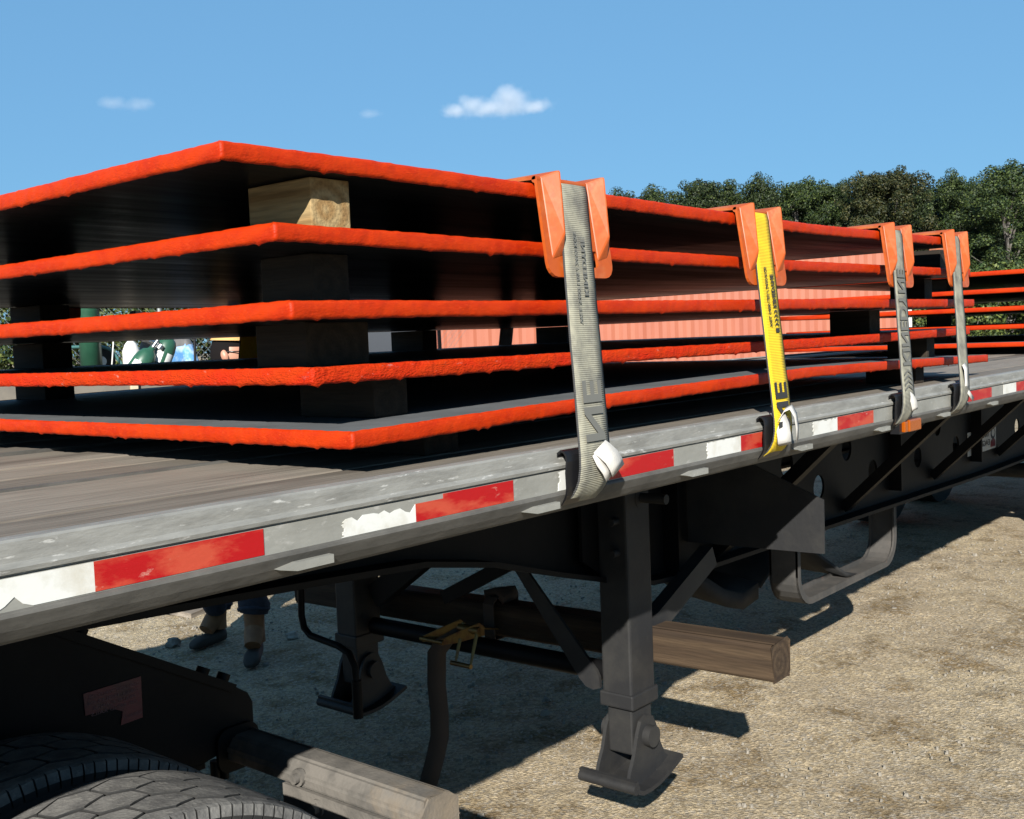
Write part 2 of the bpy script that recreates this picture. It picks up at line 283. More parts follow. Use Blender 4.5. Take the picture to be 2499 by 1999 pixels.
# ------------------------------------------------------------------ ground
def ground():
    def axis(lo, hi, flo, fhi, step):
        a = list(np.arange(flo, fhi, step)); d = step; x = flo
        while x > lo: d *= 1.35; x -= d; a.insert(0, x)
        d = step; x = a[-1]
        while x < hi: d *= 1.35; x += d; a.append(x)
        return np.array(a)
    xs = axis(-300, 900, 1.2, 9, .035); ys = axis(-300, 900, 1.2, 7.5, .035)
    X, Y = np.meshgrid(xs, ys, indexing='ij')
    Z = (vnoise(X*1.3, Y*1.3, 1)-.5)*.018+(vnoise(X*5, Y*5, 2)-.5)*.012+(vnoise(X*14, Y*14, 3)-.5)*.011
    Z *= np.clip(1.6-np.hypot(X-4, Y-4)/12, 0, 1)
    n, m_ = X.shape; co = np.stack([X, Y, Z], -1).reshape(-1, 3); idx = np.arange(n*m_).reshape(n, m_)
    f = np.stack([idx[:-1, :-1], idx[1:, :-1], idx[1:, 1:], idx[:-1, 1:]], -1).reshape(-1, 4)
    me = bpy.data.meshes.new('ground'); me.from_pydata(co.tolist(), [], f.tolist()); me.materials.append(gravel); me.polygons.foreach_set('use_smooth', [True]*len(f))
    o = link('ground', me); o['kind'] = 'structure'
    b = MB()
    for i in range(5200):
        x, y = rng.uniform(1.6, 9), rng.uniform(1.3, 7.2)
        r = .003+.008*rng.random()**3; 
        if i < 60: r = rng.uniform(.012, .028)
        n = 6; j = rng.uniform(.75, 1.25, 13); a0 = rng.uniform(0, 6.3); ht = r*rng.uniform(.35, .7); e = rng.uniform(.6, 1)
        lo = [(x+r*math.cos(a0+i_)*j[i_], y+r*e*math.sin(a0+i_)*j[i_], -.004) for i_ in range(n)]; hi = [(x+.62*r*math.cos(a0+.4+i_)*j[6+i_], y+.62*r*e*math.sin(a0+.4+i_)*j[6+i_], ht*j[6+i_]+.002) for i_ in range(n)]
        b.add(lo+hi, [(i_, (i_+1) % n, n+(i_+1) % n, n+i_) for i_ in range(n)]+[tuple(range(n, 2*n))])
    g = b.build('gravel', stone_m); g['kind'] = 'stuff'; g['label'] = 'loose gravel and small stones scattered over the yard'
ground()

# ------------------------------------------------------------------ flatbed trailer
YR = 1.2727; CY = 2.658; XF, XB = -.9, 13.4; DZ = 1.478
T = empty('flatbed_trailer', 'long flatbed trailer with aluminium side rail and wooden deck carrying the plates', 'trailer', (3, CY, 0))
def tp(mb, name, m, parent=T, bevel=0, **k):
    o = mb.build(name, m, None, bevel=bevel, **k); o.parent = parent; o.matrix_parent_inverse = Matrix.Translation(-Vector(parent.location)) if parent is T else Matrix.Identity(4); return o
# deck planks, running along the trailer
npl = 15; y0 = YR+.036; y1 = 2*CY-YR-.036; pw = (y1-y0)/npl
for i in range(npl):
    b = MB(); yc = y0+pw*(i+.5); g = .009+.004*random.random(); dz = -.008*random.random()
    b.box((6.25, yc, DZ-.02+dz), (XB-XF, pw-g, .04)); o = tp(b, 'deck_plank', deckwood, bevel=.003)
    o.data.transform(Matrix.Translation((0, -yc, 0))); o.matrix_parent_inverse = Matrix.Translation((-3, yc-CY, 0))
for i in (3, 7, 11):      # aluminium nailer strips between boards
    b = MB(); yc = y0+pw*i; b.box((6.25, yc, DZ-.005), (XB-XF, .022, .012)); tp(b, 'deck_strip', alu_low)
# side rails: extruded profile, outside towards -Y on the near side
prof_top = [(1.309, 1.480), (1.306, 1.4866), (1.296, 1.4875), (1.278, 1.4868), (1.2742, 1.4835), (1.2735, 1.476), (1.2730, 1.4600), (1.2690, 1.4570), (1.2675, 1.4535), (1.2690, 1.4475), (1.2760, 1.4465), (1.2760, 1.4440)]
prof_face = [(1.2760, 1.4440), (1.2735, 1.4430), (1.2732, 1.4030)]
prof_low = [(1.2732, 1.4030), (1.2675, 1.4005), (1.2665, 1.3965), (1.2685, 1.3930), (1.2780, 1.3780), (1.2900, 1.3640), (1.2960, 1.3590), (1.330, 1.3590), (1.330, 1.368), (1.302, 1.371), (1.302, 1.436), (1.408, 1.436)]
def rail(mirror):
    xs = np.concatenate([np.arange(XF, 5.2, .05), np.arange(5.2, XB+.1, .5)]); b = MB(); n = 0
    for mi, pr in ((0, prof_top), (1, prof_face), (2, prof_low)):
        vs = []; fs = []; k = len(pr)
        for a, x in enumerate(xs):
            for j, (y, z) in enumerate(pr):
                if mi == 0 and 1 < j < 7:      # dents along the upper edge
                    y += .0022*(float(vnoise(np.array(x*9.), np.array(j*.4), 5))-.5)+.0028*max(0, float(vnoise(np.array(x*3.), np.array(.2), 8))-.62)*6*(1 if j > 3 else .4)
                    z += .0020*(float(vnoise(np.array(x*7.), np.array(j*.5), 6))-.5)
                vs.append((x, 2*CY-y if mirror else y, z))
        for a in range(len(xs)-1):
            for j in range(k-1): fs.append((a*k+j, a*k+j+1, (a+1)*k+j+1, (a+1)*k+j))
        b.add(vs, fs, mi)
    if not mirror:
        for xc in [.455+.5685*i for i in range(22)]:      # small pointed clips under the lip
            b.prism([(xc-.052, 1.3795), (xc-.02, 1.3725), (xc+.05, 1.3725), (xc+.05, 1.3855), (xc-.02, 1.3855)], XZ(1.262), 0, .03, mi=1)
    return tp(b, 'side_rail', [alu_edge, alu, alu_low], weld=True)
SR = rail(False); rail(True)
def sub(mb, name, m, parent, **k):
    o = mb.build(name, m, None, **k); o.parent = parent; return o
def rag(x0, x1, z0, z1, left=0, top=0, bot=0):
    o = []; n = 14
    o += [(x0+(x1-x0)*i/n, z0+bot*random.random()) for i in range(n+1)]
    o += [(x1, z1)]
    for i in range(n-1, 0, -1): o.append((x0+(x1-x0)*i/n, z1-top*random.random()**1.5))
    if left:
        k = 12
        for i in range(k): o.append((x0+left*random.random(), z1-top*.5-(z1-z0-top*.5)*i/k))
    else: o.append((x0, z1-top*.4))
    return o
ZT0, ZT1 = 1.4045, 1.4425
def tape(x0, x1, red, left=0, top=0, z1=ZT1):
    b = MB(); b.prism(rag(x0, x1, ZT0, z1, left, top), XZ(YR-.0006), 0, .0012); sub(b, 'reflective_tape', tape_red if red else tape_white, SR)
b = MB(); b.prism([(.535, 1.4425), (.692, 1.4425), (.692, ZT0), (.612, ZT0), (.600, 1.409), (.590, 1.419), (.578, 1.410), (.566, ZT0), (.535, ZT0)], XZ(YR-.0006), 0, .0012); sub(b, 'reflective_tape', tape_white, SR)
tape(.692, .953, True)
tape(1.099, 1.262, False, .008, .012, 1.434); tape(1.262, 1.330, True, z1=1.4345); tape(1.330, 1.516, True)
tape(1.650, 1.822, False, .008, .006); tape(1.822, 2.076, True)
tape(2.223, 2.390, False, .008, .003); tape(2.390, 2.650, True)
tape(2.800, 2.968, False, .012, .005); tape(2.968, 3.236, True)
tape(3.985, 4.140, False, .010, .003); tape(4.140, 4.434, True); tape(4.594, 4.771, False); tape(4.771, 5.03, True)
tape(5.2, 5.38, False); tape(5.38, 5.64, True)
# front end plate and chassis
b = MB(); b.box((XF+.02, CY, 1.42), (.05, 2.58, .125)); tp(b, 'front_cross_rail', alu_low)
for i in range(24):
    x = -.5+.57*i; b = MB(); b.box((x, CY, 1.405), (.05, 2.44, .066)); tp(b, 'cross_member', black)
WY = 2.04
def main_beam(s):
    yw = WY if s < 0 else 2*CY-WY; b = MB()
    low = [(-.9, 1.24), (.80, 1.215), (1.05, 1.19), (1.35, 1.174), (1.63, 1.158), (1.98, 1.135), (2.26, 1.082), (2.55, .998), (2.871, .912), (3.06, .872), (3.25, .858), (6.77, .795), (13.3, .78)]
    holes = [ell(3.602+.311*k, .992+(.14 if k % 2 == 0 else 0), .056, .056) for k in range(0, 15)]
    b.prism([(x, z) for x, z in low]+[(13.3, 1.37), (-.9, 1.37)], XZ(yw), -.005, .005, holes)
    for i in range(len(low)-1):
        (xa, za), (xb, zb) = low[i], low[i+1]; b.add([(x, yw+dy, z+dz) for dz in (-.016, 0) for (x, z) in ((xa, za), (xb, zb)) for dy in (-.075, .075)], [(0, 1, 3, 2), (4, 6, 7, 5), (0, 2, 6, 4), (1, 5, 7, 3), (0, 4, 5, 1), (2, 3, 7, 6)])
    return tp(b, 'main_beam', black)
NB = main_beam(-1); main_beam(1)
for x in (3.24, 5.37, 6.67, 8.0):
    b = MB(); b.box((x, WY-.037, 1.10), (.014, .064, .46)); tp(b, 'web_stiffener', black)
for x in (3.6, 4.8, 6.0, 7.2, 8.4):
    b = MB(); b.bar((x, WY-.01, .865), (x, 1.50, 1.375), .06, .045, up=(0, 1, 1)); tp(b, 'outrigger_brace', black)
    b = MB(); b.bar((x, 2*CY-WY+.01, .865), (x, 2*CY-1.5, 1.375), .06, .045, up=(0, -1, 1)); tp(b, 'outrigger_brace', black)
b = MB(); b.prism([(1.512, .946), (1.512, 1.128), (1.80, 1.249), (1.86, 1.37), (2.033, 1.37), (2.033, .94)], YZ(3.40), 0, .008); tp(b, 'hanging_panel', black_dusty)
# landing gear
def leg(yc, s):
    b = MB(); b.box((2.85, yc, .9675), (.135, .112, .815)); L_ = tp(b, 'landing_leg', black_dusty, bevel=.008)
    loc = lambda mb, n, m, **k: sub(mb, n, m, L_, **k)
    b = MB(); b.box((2.85, yc, .545), (.150, .127, .048)); loc(b, 'leg_collar', black_dusty, bevel=.006)
    b = MB(); b.box((2.85, yc, .455), (.114, .092, .17)); loc(b, 'inner_leg', black_dusty, bevel=.006)
    # shoe: plate curled up at the two ends, with two cheeks
    shp = [(-.138, .324), (-.135, .302), (-.122, .282), (-.095, .270), (-.05, .268), (0, .272), (.05, .283), (.10, .299), (.145, .315)]
    b = MB(); n = len(shp)-1; vs = []; fs = []
    for i, (xo, z) in enumerate(shp):
        (xa, za), (xb, zb) = shp[max(i-1, 0)], shp[min(i+1, n)]; d_ = Vector((xb-xa, zb-za)).normalized()
        for (dy, dn_) in ((-.108, 0), (.108, 0), (.108, .014), (-.108, .014)): vs.append((2.85+xo-d_.y*dn_, yc+dy, z+d_.x*dn_))
    for i in range(n):
        for j in range(4): fs.append((i*4+j, i*4+(j+1) % 4, (i+1)*4+(j+1) % 4, (i+1)*4+j))
    fs += [(3, 2, 1, 0), (n*4, n*4+1, n*4+2, n*4+3)]; b.add(vs, fs)
    b.tube([(2.85-.131, yc-.107, .300), (2.85-.131, yc+.107, .300)], .017, 12)
    for dy in (-.060, .060):
        ch = [(2.735, .292), (2.78, .281), (2.84, .281), (2.90, .293), (2.975, .318)]+[(2.95, .335), (2.925, .38), (2.905, .44), (2.885, .478), (2.85, .49), (2.815, .478), (2.795, .44), (2.775, .38), (2.75, .335)]
        b.prism(ch, XZ(yc+dy), -.006, .006)
    loc(b, 'sand_shoe', black_dusty)
    b = MB(); b.tube([(2.85, yc-.092, .425), (2.85, yc+.092, .425)], .034, 18); loc(b, 'shoe_pin', black_dusty)
    for z in (1.02, 1.12, 1.22, 1.32):
        b = MB(); b.tube([(2.79, yc-s*.02, z), (2.752, yc-s*.02, z)], .012, 6); loc(b, 'bolt', black_dusty)
    b = MB(); b.tube([(2.87, yc-.05, 1.185), (2.87, yc-.058, 1.185)], .036, 14); b.tube([(2.87, yc-.05, 1.185), (2.87, yc-.15, 1.185)], .016, 12); loc(b, 'gear_shaft', black_dusty)
    b = MB(); b.prism([(2.70, 1.37), (3.06, 1.37), (3.06, 1.05), (2.98, .92), (2.86, .90), (2.70, 1.0)], XZ(yc+s*.062), -.006, .006); loc(b, 'mounting_plate', black)
    return L_
leg(1.939, 1); leg(3.22, -1)
b = MB(); b.tube([(2.86, 3.14, .60), (2.86, 1.995, .605)], .033, 14); tp(b, 'cross_shaft', black)
b = MB(); b.prism([(2.33, .945), (2.375, .935), (2.10, .585), (2.075, .562), (2.045, .555), (2.018, .565), (2.02, .60), (2.03, .62)], YZ(2.80), 0, .012); tp(b, 'leg_brace', black_dusty)
b = MB(); b.bar((2.86, 3.12, .72), (2.86, 2.62, 1.06), .09, .05, up=(1, 0, 0)); tp(b, 'leg_brace', black)
b = MB(); b.bar((2.86, 2.75, .76), (2.86, 2.35, .96), .05, .03, up=(1, 0, 0)); tp(b, 'leg_brace', black)
b = MB(); b.bar((2.93, 1.95, .70), (3.40, 1.95, .90), .075, .05, up=(0, 1, 0)); tp(b, 'leg_brace', black_dusty)
cp = [(2.60, 3.245, 1.30), (2.60, 3.255, .83), (2.60, 3.262, .68), (2.60, 3.25, .635), (2.60, 3.215, .61), (2.60, 3.06, .594), (2.60, 3.00, .575), (2.60, 2.972, .53), (2.60, 2.965, .34)]
b = MB(); b.tube(cp[:-1]+[(2.60, 2.966, .46)], .013, 10); b.tube([(2.60, 2.966, .48), (2.60, 2.965, .34)], .019, 10); tp(b, 'crank_handle', black)
# steel hoops slung under the beam
def hoop(x0, x1, yc, zb, zt, wd, th, m, name='dunnage_hoop', r=.14):
    pts = [(x0, zt), (x0, zb+r)]+[(x0+r-r*math.cos(R(a)), zb+r-r*math.sin(R(a))) for a in range(15, 90, 15)]+[(x0+r, zb), (x1-r, zb)]+[(x1-r+r*math.sin(R(a)), zb+r-r*math.cos(R(a))) for a in range(15, 90, 15)]+[(x1, zb+r), (x1, zt)]
    vs = []; fs = []; k = len(pts)
    for i, (x, z) in enumerate(pts):
        xa, za = pts[max(i-1, 0)]; xb, zb2 = pts[min(i+1, k-1)]; d = Vector((xb-xa, zb2-za)).normalized(); nx, nz = -d.y, d.x
        for dy, o in ((-wd/2, 0), (wd/2, 0), (wd/2, th), (-wd/2, th)): vs.append((x+nx*o, yc+dy, z+nz*o))
    for i in range(k-1):
        for j in range(4): fs.append((i*4+j, i*4+(j+1) % 4, (i+1)*4+(j+1) % 4, (i+1)*4+j))
    b = MB(); b.add(vs, fs)
    for dy in (-wd/2+.006, wd/2-.006):      # turned-up flanges
        vs2 = []
        for i, (x, z) in enumerate(pts):
            xa, za = pts[max(i-1, 0)]; xb, zb2 = pts[min(i+1, k-1)]; d = Vector((xb-xa, zb2-za)).normalized(); nx, nz = -d.y, d.x
            for o2, e in ((0, -.005), (0, .005), (.03, .005), (.03, -.005)): vs2.append((x+nx*o2, yc+dy+e, z+nz*o2))
        b.add(vs2, fs)
    return tp(b, name, m)
hoop(4.30, 5.45, 2.10, .49, .80, .135, .012, rust_black); hoop(4.2, 5.3, 2*CY-2.1, .52, .80, .135, .012, black)
# sagging rubber flap lying in the hoop, and one hanging behind it
def sheet(name, pts_a, pts_b, th, m):
    b = MB(); n = len(pts_a); vs = []
    for a, c in zip(pts_a, pts_b): vs += [a, c, (c[0], c[1], c[2]-th), (a[0], a[1], a[2]-th)]
    fs = [(i*4+j, i*4+(j+1) % 4, (i+1)*4+(j+1) % 4, (i+1)*4+j) for i in range(n-1) for j in range(4)]+[(0, 1, 2, 3), ((n-1)*4+3, (n-1)*4+2, (n-1)*4+1, (n-1)*4)]
    b.add(vs, fs, 0, True); return tp(b, name, m)
pa = [(4.32, 2.22, .58), (4.42, 2.2, .66), (4.55, 2.18, .70), (4.70, 2.15, .68), (4.82, 2.12, .60), (4.92, 2.08, .53), (5.02, 2.06, .507)]
sheet('rubber_flap', pa, [(x+.02, y+.28, z+.01) for x, y, z in pa], .02, rubber)
pb = [(3.75, 2.25, .80), (3.85, 2.22, .70), (3.98, 2.2, .62), (4.12, 2.2, .58), (4.26, 2.2, .60)]
sheet('rubber_flap', pb, [(x, y+.22, z+.03) for x, y, z in pb], .07, rubber)
# marker light
b = MB(); b.box((3.52, 1.283, 1.372), (.16, .03, .045)); ml = tp(b, 'marker_light', dark_iron)
b = MB(); b.box((3.545, 1.264, 1.372), (.105, .022, .038)); sub(b, 'lens', amber, ml, bevel=.004)
b = MB(); b.box((3.475, 1.266, 1.371), (.03, .018, .034)); sub(b, 'lens', amber, ml, bevel=.003)
# maker's decal on the web, reading mirrored as in the picture
DX0, DX1, DZ0, DZ1 = 6.60, 7.16, .905, 1.045
b = MB(); b.prism([(DX0, DZ0), (DX1, DZ0), (DX1, DZ1), (DX0, DZ1)], XZ(WY-.0085), 0, .002); dc = tp(b, 'maker_decal', decal_w)
put_text('lettering', 'TRANSCRAFT', lambda u, v: (DX1-.135-u, WY-.0100, .987+v), text_dk, dc, bold=.02, fit=(.40, .038))
put_text('lettering', 'EAGLE II', lambda u, v: (DX1-.135-u, WY-.0100, .935+v), text_dk, dc, bold=.02, fit=(.26, .036))
put_text('lettering', 'WABASH', lambda u, v: (DX1-.40-u, WY-.0100, .912+v), decal_r, dc, bold=.01, fit=(.13, .013)) if False else None
b = MB(); b.prism(ell(DX1-.065, 1.00, .045, .036, 16), XZ(WY-.0100), 0, .0012, [ell(DX1-.06, 1.004, .034, .024, 14)]); sub(b, 'emblem', text_dk, dc)
b = MB(); b.prism([(DX1-.115, .918), (DX1-.02, .918), (DX1-.02, .955), (DX1-.05, .968), (DX1-.09, .962), (DX1-.115, .95)], XZ(WY-.0100), 0, .0012); sub(b, 'emblem', decal_r, dc)
for xc in (9.2, 10.5):
    b = MB()
    for y in (CY-.95, CY+.95):
        b.tube([(xc, y-.14, .5), (xc, y+.14, .5)], .5, 32); b.tube([(xc, y-.15, .5), (xc, y+.15, .5)], .22, 20)
    b.tube([(xc, CY-.9, .5), (xc, CY+.9, .5)], .06, 10); tp(b, 'axle_wheels', rubber)

# ------------------------------------------------------------------ tractor unit under the front of the trailer
K = empty('tractor_unit', 'dark tractor unit frame with dual tyres under the trailer front', 'truck', (.9, CY, 0))
def kp(mb, name, m, parent=None, **k):
    o = mb.build(name, m, None, **k); o.parent = parent or K
    if parent is None: o.matrix_parent_inverse = Matrix.Translation((-.9, -CY, 0))
    return o
FY = 2.14
for s in (0, 1):
    yy = FY if not s else 2*CY-FY; b = MB()
    b.prism([(-2.5, 1.20), (.98, 1.20), (1.115, 1.119), (1.49, .912), (1.528, .885), (1.54, .86), (1.54, .81), (1.50, .775), (1.35, .745), (-2.5, .745)], XZ(yy), -.006, .006)
    fr = kp(b, 'frame_rail', black)
    b = MB()
    for (xa, za, xb, zb) in ((-2.5, 1.20, .98, 1.20), (.98, 1.20, 1.49, .912)):
        d = Vector((xb-xa, 0, zb-za)); b.bar((xa, yy+.030*(1-2*s), za-.006), (xb, yy+.030*(1-2*s), zb-.006), .085, .020, up=(0, 0, 1))
    b.bar((-2.5, yy+.035, .749), (1.4, yy+.035, .749), .085, .012); kp(b, 'frame_flange', black, fr)
    for (x, z) in ((1.13, 1.123), (1.42, .962), (1.475, .934)):
        b = MB(); d = Vector((-.51, 0, .288)).normalized(); n = Vector((.492, 0, .87)); p = Vector((x, yy+.022*(1-2*s), z-.014)); b.tube([p, p+n*.022], .017, 6); kp(b, 'bolt', black, fr)
b = MB()
for x in (1.43, 1.455): b.tube([(x, FY, .75), (x, FY, .70)], .012, 6)
kp(b, 'hanging_bolt', black)
b = MB(); b.box((.9, CY, .96), (.10, .84, .30)); kp(b, 'frame_crossmember', black)
b = MB(); b.prism(rrect(.0, CY-.5, 1.0, CY+.5, .2), XY(1.16), 0, .045); kp(b, 'fifth_wheel', black)
b = MB(); b.prism([(1.118, .997), (1.252, .994+.005), (1.250, .908), (1.198, .906), (1.204, .935), (1.18, .948), (1.12, .95)], XZ(FY-.0085), 0, .0015); st = kp(b, 'warning_decal', decal_r)
rows = ['DO NOT WELD OR', 'DRILL HOLES IN', 'FRAME FLANGE', 'OR BEND RAILS']
for i, t_ in enumerate(rows):
    wd = .115*len(t_)/14; put_text('lettering', t_, lambda u, v, i=i, wd=wd: (1.243-u-(.115-wd)/2, FY-.0098, .982-.0125*i+v), text_pale, st, fit=(wd, .0075))
put_text('lettering', 'NO PERFORACION', lambda u, v: (1.248-u*.44, FY-.0098, .918+v), text_pale, st, fit=(.1, .007))
# mudflap hanger: octagonal bar sticking out to the side, with the bolted flap plate below it
bx = 1.505
oct_ = [(bx-.050, .745), (bx-.050, .772), (bx-.030, .80), (bx+.022, .80), (bx+.05, .778), (bx+.05, .745)]
b = MB(); b.prism(oct_, lambda u, v, w_: (u, w_, v), 1.490, FY-.006); mb_ = kp(b, 'mudflap_bar', dusty_grey, bevel=.006)
b = MB(); b.prism([(p[0]*1.0, p[1]) for p in [(bx-.053, .66), (bx-.053, .774), (bx-.031, .803), (bx+.023, .803), (bx+.053, .78), (bx+.053, .66), (bx+.03, .63), (bx-.03, .63)]], lambda u, v, w_: (u, w_, v), 1.485, 1.4895); kp(b, 'end_cap', dusty_grey, mb_)
b = MB(); b.prism(rrect(bx-.075, .715, bx+.04, .82, .03), XZ(FY-.018), 0, .010); kp(b, 'mounting_flange', black, mb_)
b = MB(); b.box((bx-.0465, 1.705, .660), (.010, .43, .162)); fp = kp(b, 'flap_clamp', dusty_grey, mb_)
for (y, z) in ((1.86, .768), (1.80, .715), (1.62, .715)):
    b = MB(); b.tube([(bx-.046, y, z), (bx-.058, y, z)], .019, 14); b.tube([(bx-.056, y, z), (bx-.070, y, z)], .012, 6); kp(b, 'bolt', dusty_grey, mb_)
b = MB(); b.box((bx-.034, 1.70, .40), (.012, .56, .50)); kp(b, 'mudflap', rubber)
# tyres
def tyre_meshes():
    prof = [(-.125, .27), (-.142, .33), (-.140, .40), (-.128, .455), (-.118, .462), (-.108, .470), (0, .473), (.108, .470), (.118, .462), (.128, .455), (.140, .40), (.142, .33), (.125, .27)]
    b = MB(); n = 72; k = len(prof); vs = []; fs = []
    for i in range(n):
        a = 2*PI*i/n; vs += [(r*math.cos(a), y, r*math.sin(a)) for y, r in prof]
    for i in range(n):
        for j in range(k-1): fs.append((i*k+j, i*k+j+1, ((i+1) % n)*k+j+1, ((i+1) % n)*k+j))
    b.add(vs, fs, 0, True)
    t = MB(); nb = 34; tp_ = 2*PI/nb; wd = .0585; h = .0258; am = .0075; rows_ = [(-wd, 0.), (0., .5), (wd, 0.)]
    for yc, ph in rows_:
        for i in range(nb):
            a0 = (i+ph)*tp_; e = .5*tp_-.0066; sk = .010
            out = [(-e-sk, -h+am), (-sk*.5-e*.35, -h-am*.2), (0-sk, -h-am), (e*.4-sk*.6, -h-am*.1), (e-sk, -h+am), (e+sk*.2, 0), (e+sk, h-am), (e*.35+sk, h+am*.2), (sk, h+am), (-e*.4+sk*.6, h+am*.1), (-e+sk, h-am), (-e-sk*.2, 0)]; q_ = len(out)
            vs = [(rr*math.cos(a0+a*sh), yc+y*sh, rr*math.sin(a0+a*sh)) for rr, sh in ((.470, 1.), (.4905, 1.), (.4925, .975)) for a, y in out]
            t.add(vs, [tuple(range(2*q_, 3*q_))]); t.add(vs, [(j+q_*q, (j+1) % q_+q_*q, (j+1) % q_+q_*(q+1), j+q_*(q+1)) for q in (0, 1) for j in range(q_)], 1)
    for s_ in (-1, 1):      # shoulder ribs, notched along their outer edge
        nb2 = nb*4
        for i in range(nb2):
            a0 = 2*PI*(i+.5)/nb2; e = PI/nb2; ge = e*(.80 if i % 2 else .90)
            yin = lambda a: wd+h+.0065+am*(1-4*abs(((a/tp_+.5) % 1)-.5))
            out = [(-e, yin(a0-e)), (e, yin(a0+e)), (e, .113), (ge, .121), (ge, .127), (-ge, .127), (-ge, .121), (-e, .113)]
            rad = [(.466, .4915), (.466, .4915), (.466, .4895), (.462, .4865), (.440, .470), (.440, .470), (.462, .4865), (.466, .4895)]
            vs = [(rad[j][q]*math.cos(a0+a), s_*y, rad[j][q]*math.sin(a0+a)) for q in (0, 1) for j, (a, y) in enumerate(out)]
            t.add(vs, [(8, 9, 10, 15), (15, 10, 11, 14), (14, 11, 12, 13)]); t.add(vs, [(j, (j+1) % 8, (j+1) % 8+8, j+8) for j in range(8)], 1)
    r = MB(); pr = [(-.10, .27), (-.11, .285), (-.06, .25), (-.03, .12), (-.03, .02)]; k = len(pr); n = 40
    for sgn in (1,):
        vs = [(rr*math.cos(2*PI*i/n), sgn*y, rr*math.sin(2*PI*i/n)) for i in range(n) for y, rr in pr]
        r.add(vs, [(i*k+j, i*k+j+1, ((i+1) % n)*k+j+1, ((i+1) % n)*k+j) for i in range(n) for j in range(k-1)], 0, True)
    return b, t, r
tb, tt, tr = tyre_meshes()
for i, (x, yc, lit) in enumerate(((.88, 1.595, 1), (.88, 1.93, 0), (.88, 2*CY-1.595, 0), (.88, 2*CY-1.93, 0))):
    h = bpy.data.objects.new('wheel', None); col.objects.link(h); h.parent = K; h.location = (x-.9, yc-CY, .495); h.rotation_euler = (0, .03*i, 0)
    if i == 0: ms = [q.build(n, m, h) for q, n, m in ((tb, 'tyre', rubber), (tt, 'tread', [tread_m, rubber]), (tr, 'rim', dusty_grey))]
    else:
        for q in ms:
            c = q.copy(); col.objects.link(c); c.parent = h
b = MB(); b.tube([(.88, CY-.95, .495), (.88, CY+.95, .495)], .08, 12); kp(b, 'axle', black)

# ------------------------------------------------------------------ steel plates
k = .94
def plate(name, label, x0, y0_, L, wd, ztop, bend, th, seed, m_paint, group, near=True):
    """bend: list of (x, dz) giving the sag along the length"""
    bx_, bz = zip(*bend); fz = lambda x: float(np.interp(x, bx_, bz))
    rl = np.random.default_rng(seed); b = MB(); st_ = .007 if near else .05
    per = []
    def edge(a, c, n, fine):
        a = np.array(a); c = np.array(c); Ln = np.linalg.norm(c-a); q = max(2, int(Ln/(st_ if fine else .15)))
        for i in range(q): per.append((*(a+(c-a)*i/q), *n, Ln*i/q))
    rc = .006
    cs = [(x0, y0_), (x0+L, y0_), (x0+L, y0_+wd), (x0, y0_+wd)]
    edge(cs[0], cs[1], (0, -1), True); edge(cs[1], cs[2], (1, 0), False); edge(cs[2], cs[3], (0, 1), False); edge(cs[3], cs[0], (-1, 0), near)
    n = len(per); P = np.array(per); u = np.arange(n)*st_
    rows_v = [1.0, .93, .80, .5, .20, .07, 0.]; amp = .0016 if near else .0005
    drip = np.zeros(n)
    for _ in range(int(n*st_*5) if near else 0):
        c = rl.integers(n); d = np.arange(n)-c; drip += np.exp(-(d/.9)**2)*rl.uniform(.001, .005)
    top_j = (vnoise(u*70, u*0+.3, seed)-.5)*.0016+(vnoise(u*7, u*0+.7, seed+3)-.5)*.0008; bot_j = (vnoise(u*70, u*0+.9, seed+1)-.5)*.0018+(vnoise(u*6, u*0+.1, seed+5)-.5)*.0010
    if not near: top_j *= 0; bot_j *= 0
    vs = []
    for j, v in enumerate(rows_v):
        rnd_ = .0052 if v in (1., 0.) else (.0018 if v in (.93, .07) else 0)
        o = amp*.8*(vnoise(u*22, np.full(n, v*3.), seed+7)-.5)+amp*1.3*(vnoise(u*90, np.full(n, v*6.), seed+8)-.5)-rnd_
        zz = ztop-th*(1-v)+np.array([fz(x) for x in P[:, 0]])+top_j*v+(bot_j-drip*(1 if v < .1 else 0))*(1-v)
        vs += [(P[i, 0]+P[i, 2]*o[i], P[i, 1]+P[i, 3]*o[i], zz[i]) for i in range(n)]
    fs = [(j*n+i, j*n+(i+1) % n, (j+1)*n+(i+1) % n, (j+1)*n+i) for j in range(len(rows_v)-1) for i in range(n)]
    b.add([(x-x0, y-y0_, z-ztop) for x, y, z in vs], [f[::-1] for f in fs], 0, True)
    xs = np.linspace(x0+.0055, x0+L-.0055, 41)
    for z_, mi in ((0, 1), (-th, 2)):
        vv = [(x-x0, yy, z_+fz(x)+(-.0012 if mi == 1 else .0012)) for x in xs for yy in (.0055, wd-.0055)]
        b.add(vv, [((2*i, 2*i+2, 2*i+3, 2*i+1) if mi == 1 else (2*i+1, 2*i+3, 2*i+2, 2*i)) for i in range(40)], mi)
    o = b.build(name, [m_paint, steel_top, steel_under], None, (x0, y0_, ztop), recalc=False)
    return tag(o, label, 'steel plate', group)
TH = .0301; FARY = 3.58
def kz(z): return 1.7+(z-1.7)*k
PL = []
names = ['topmost plate of the near stack, orange edged steel under the corner protectors', 'second plate from the top of the near stack, orange edged steel', 'middle plate of the near stack at eye level, orange edged steel',
         'fourth plate from the top of the near stack, orange edge flecked with white scuffs', 'lowest plate of the near stack, orange edged steel just above the deck']
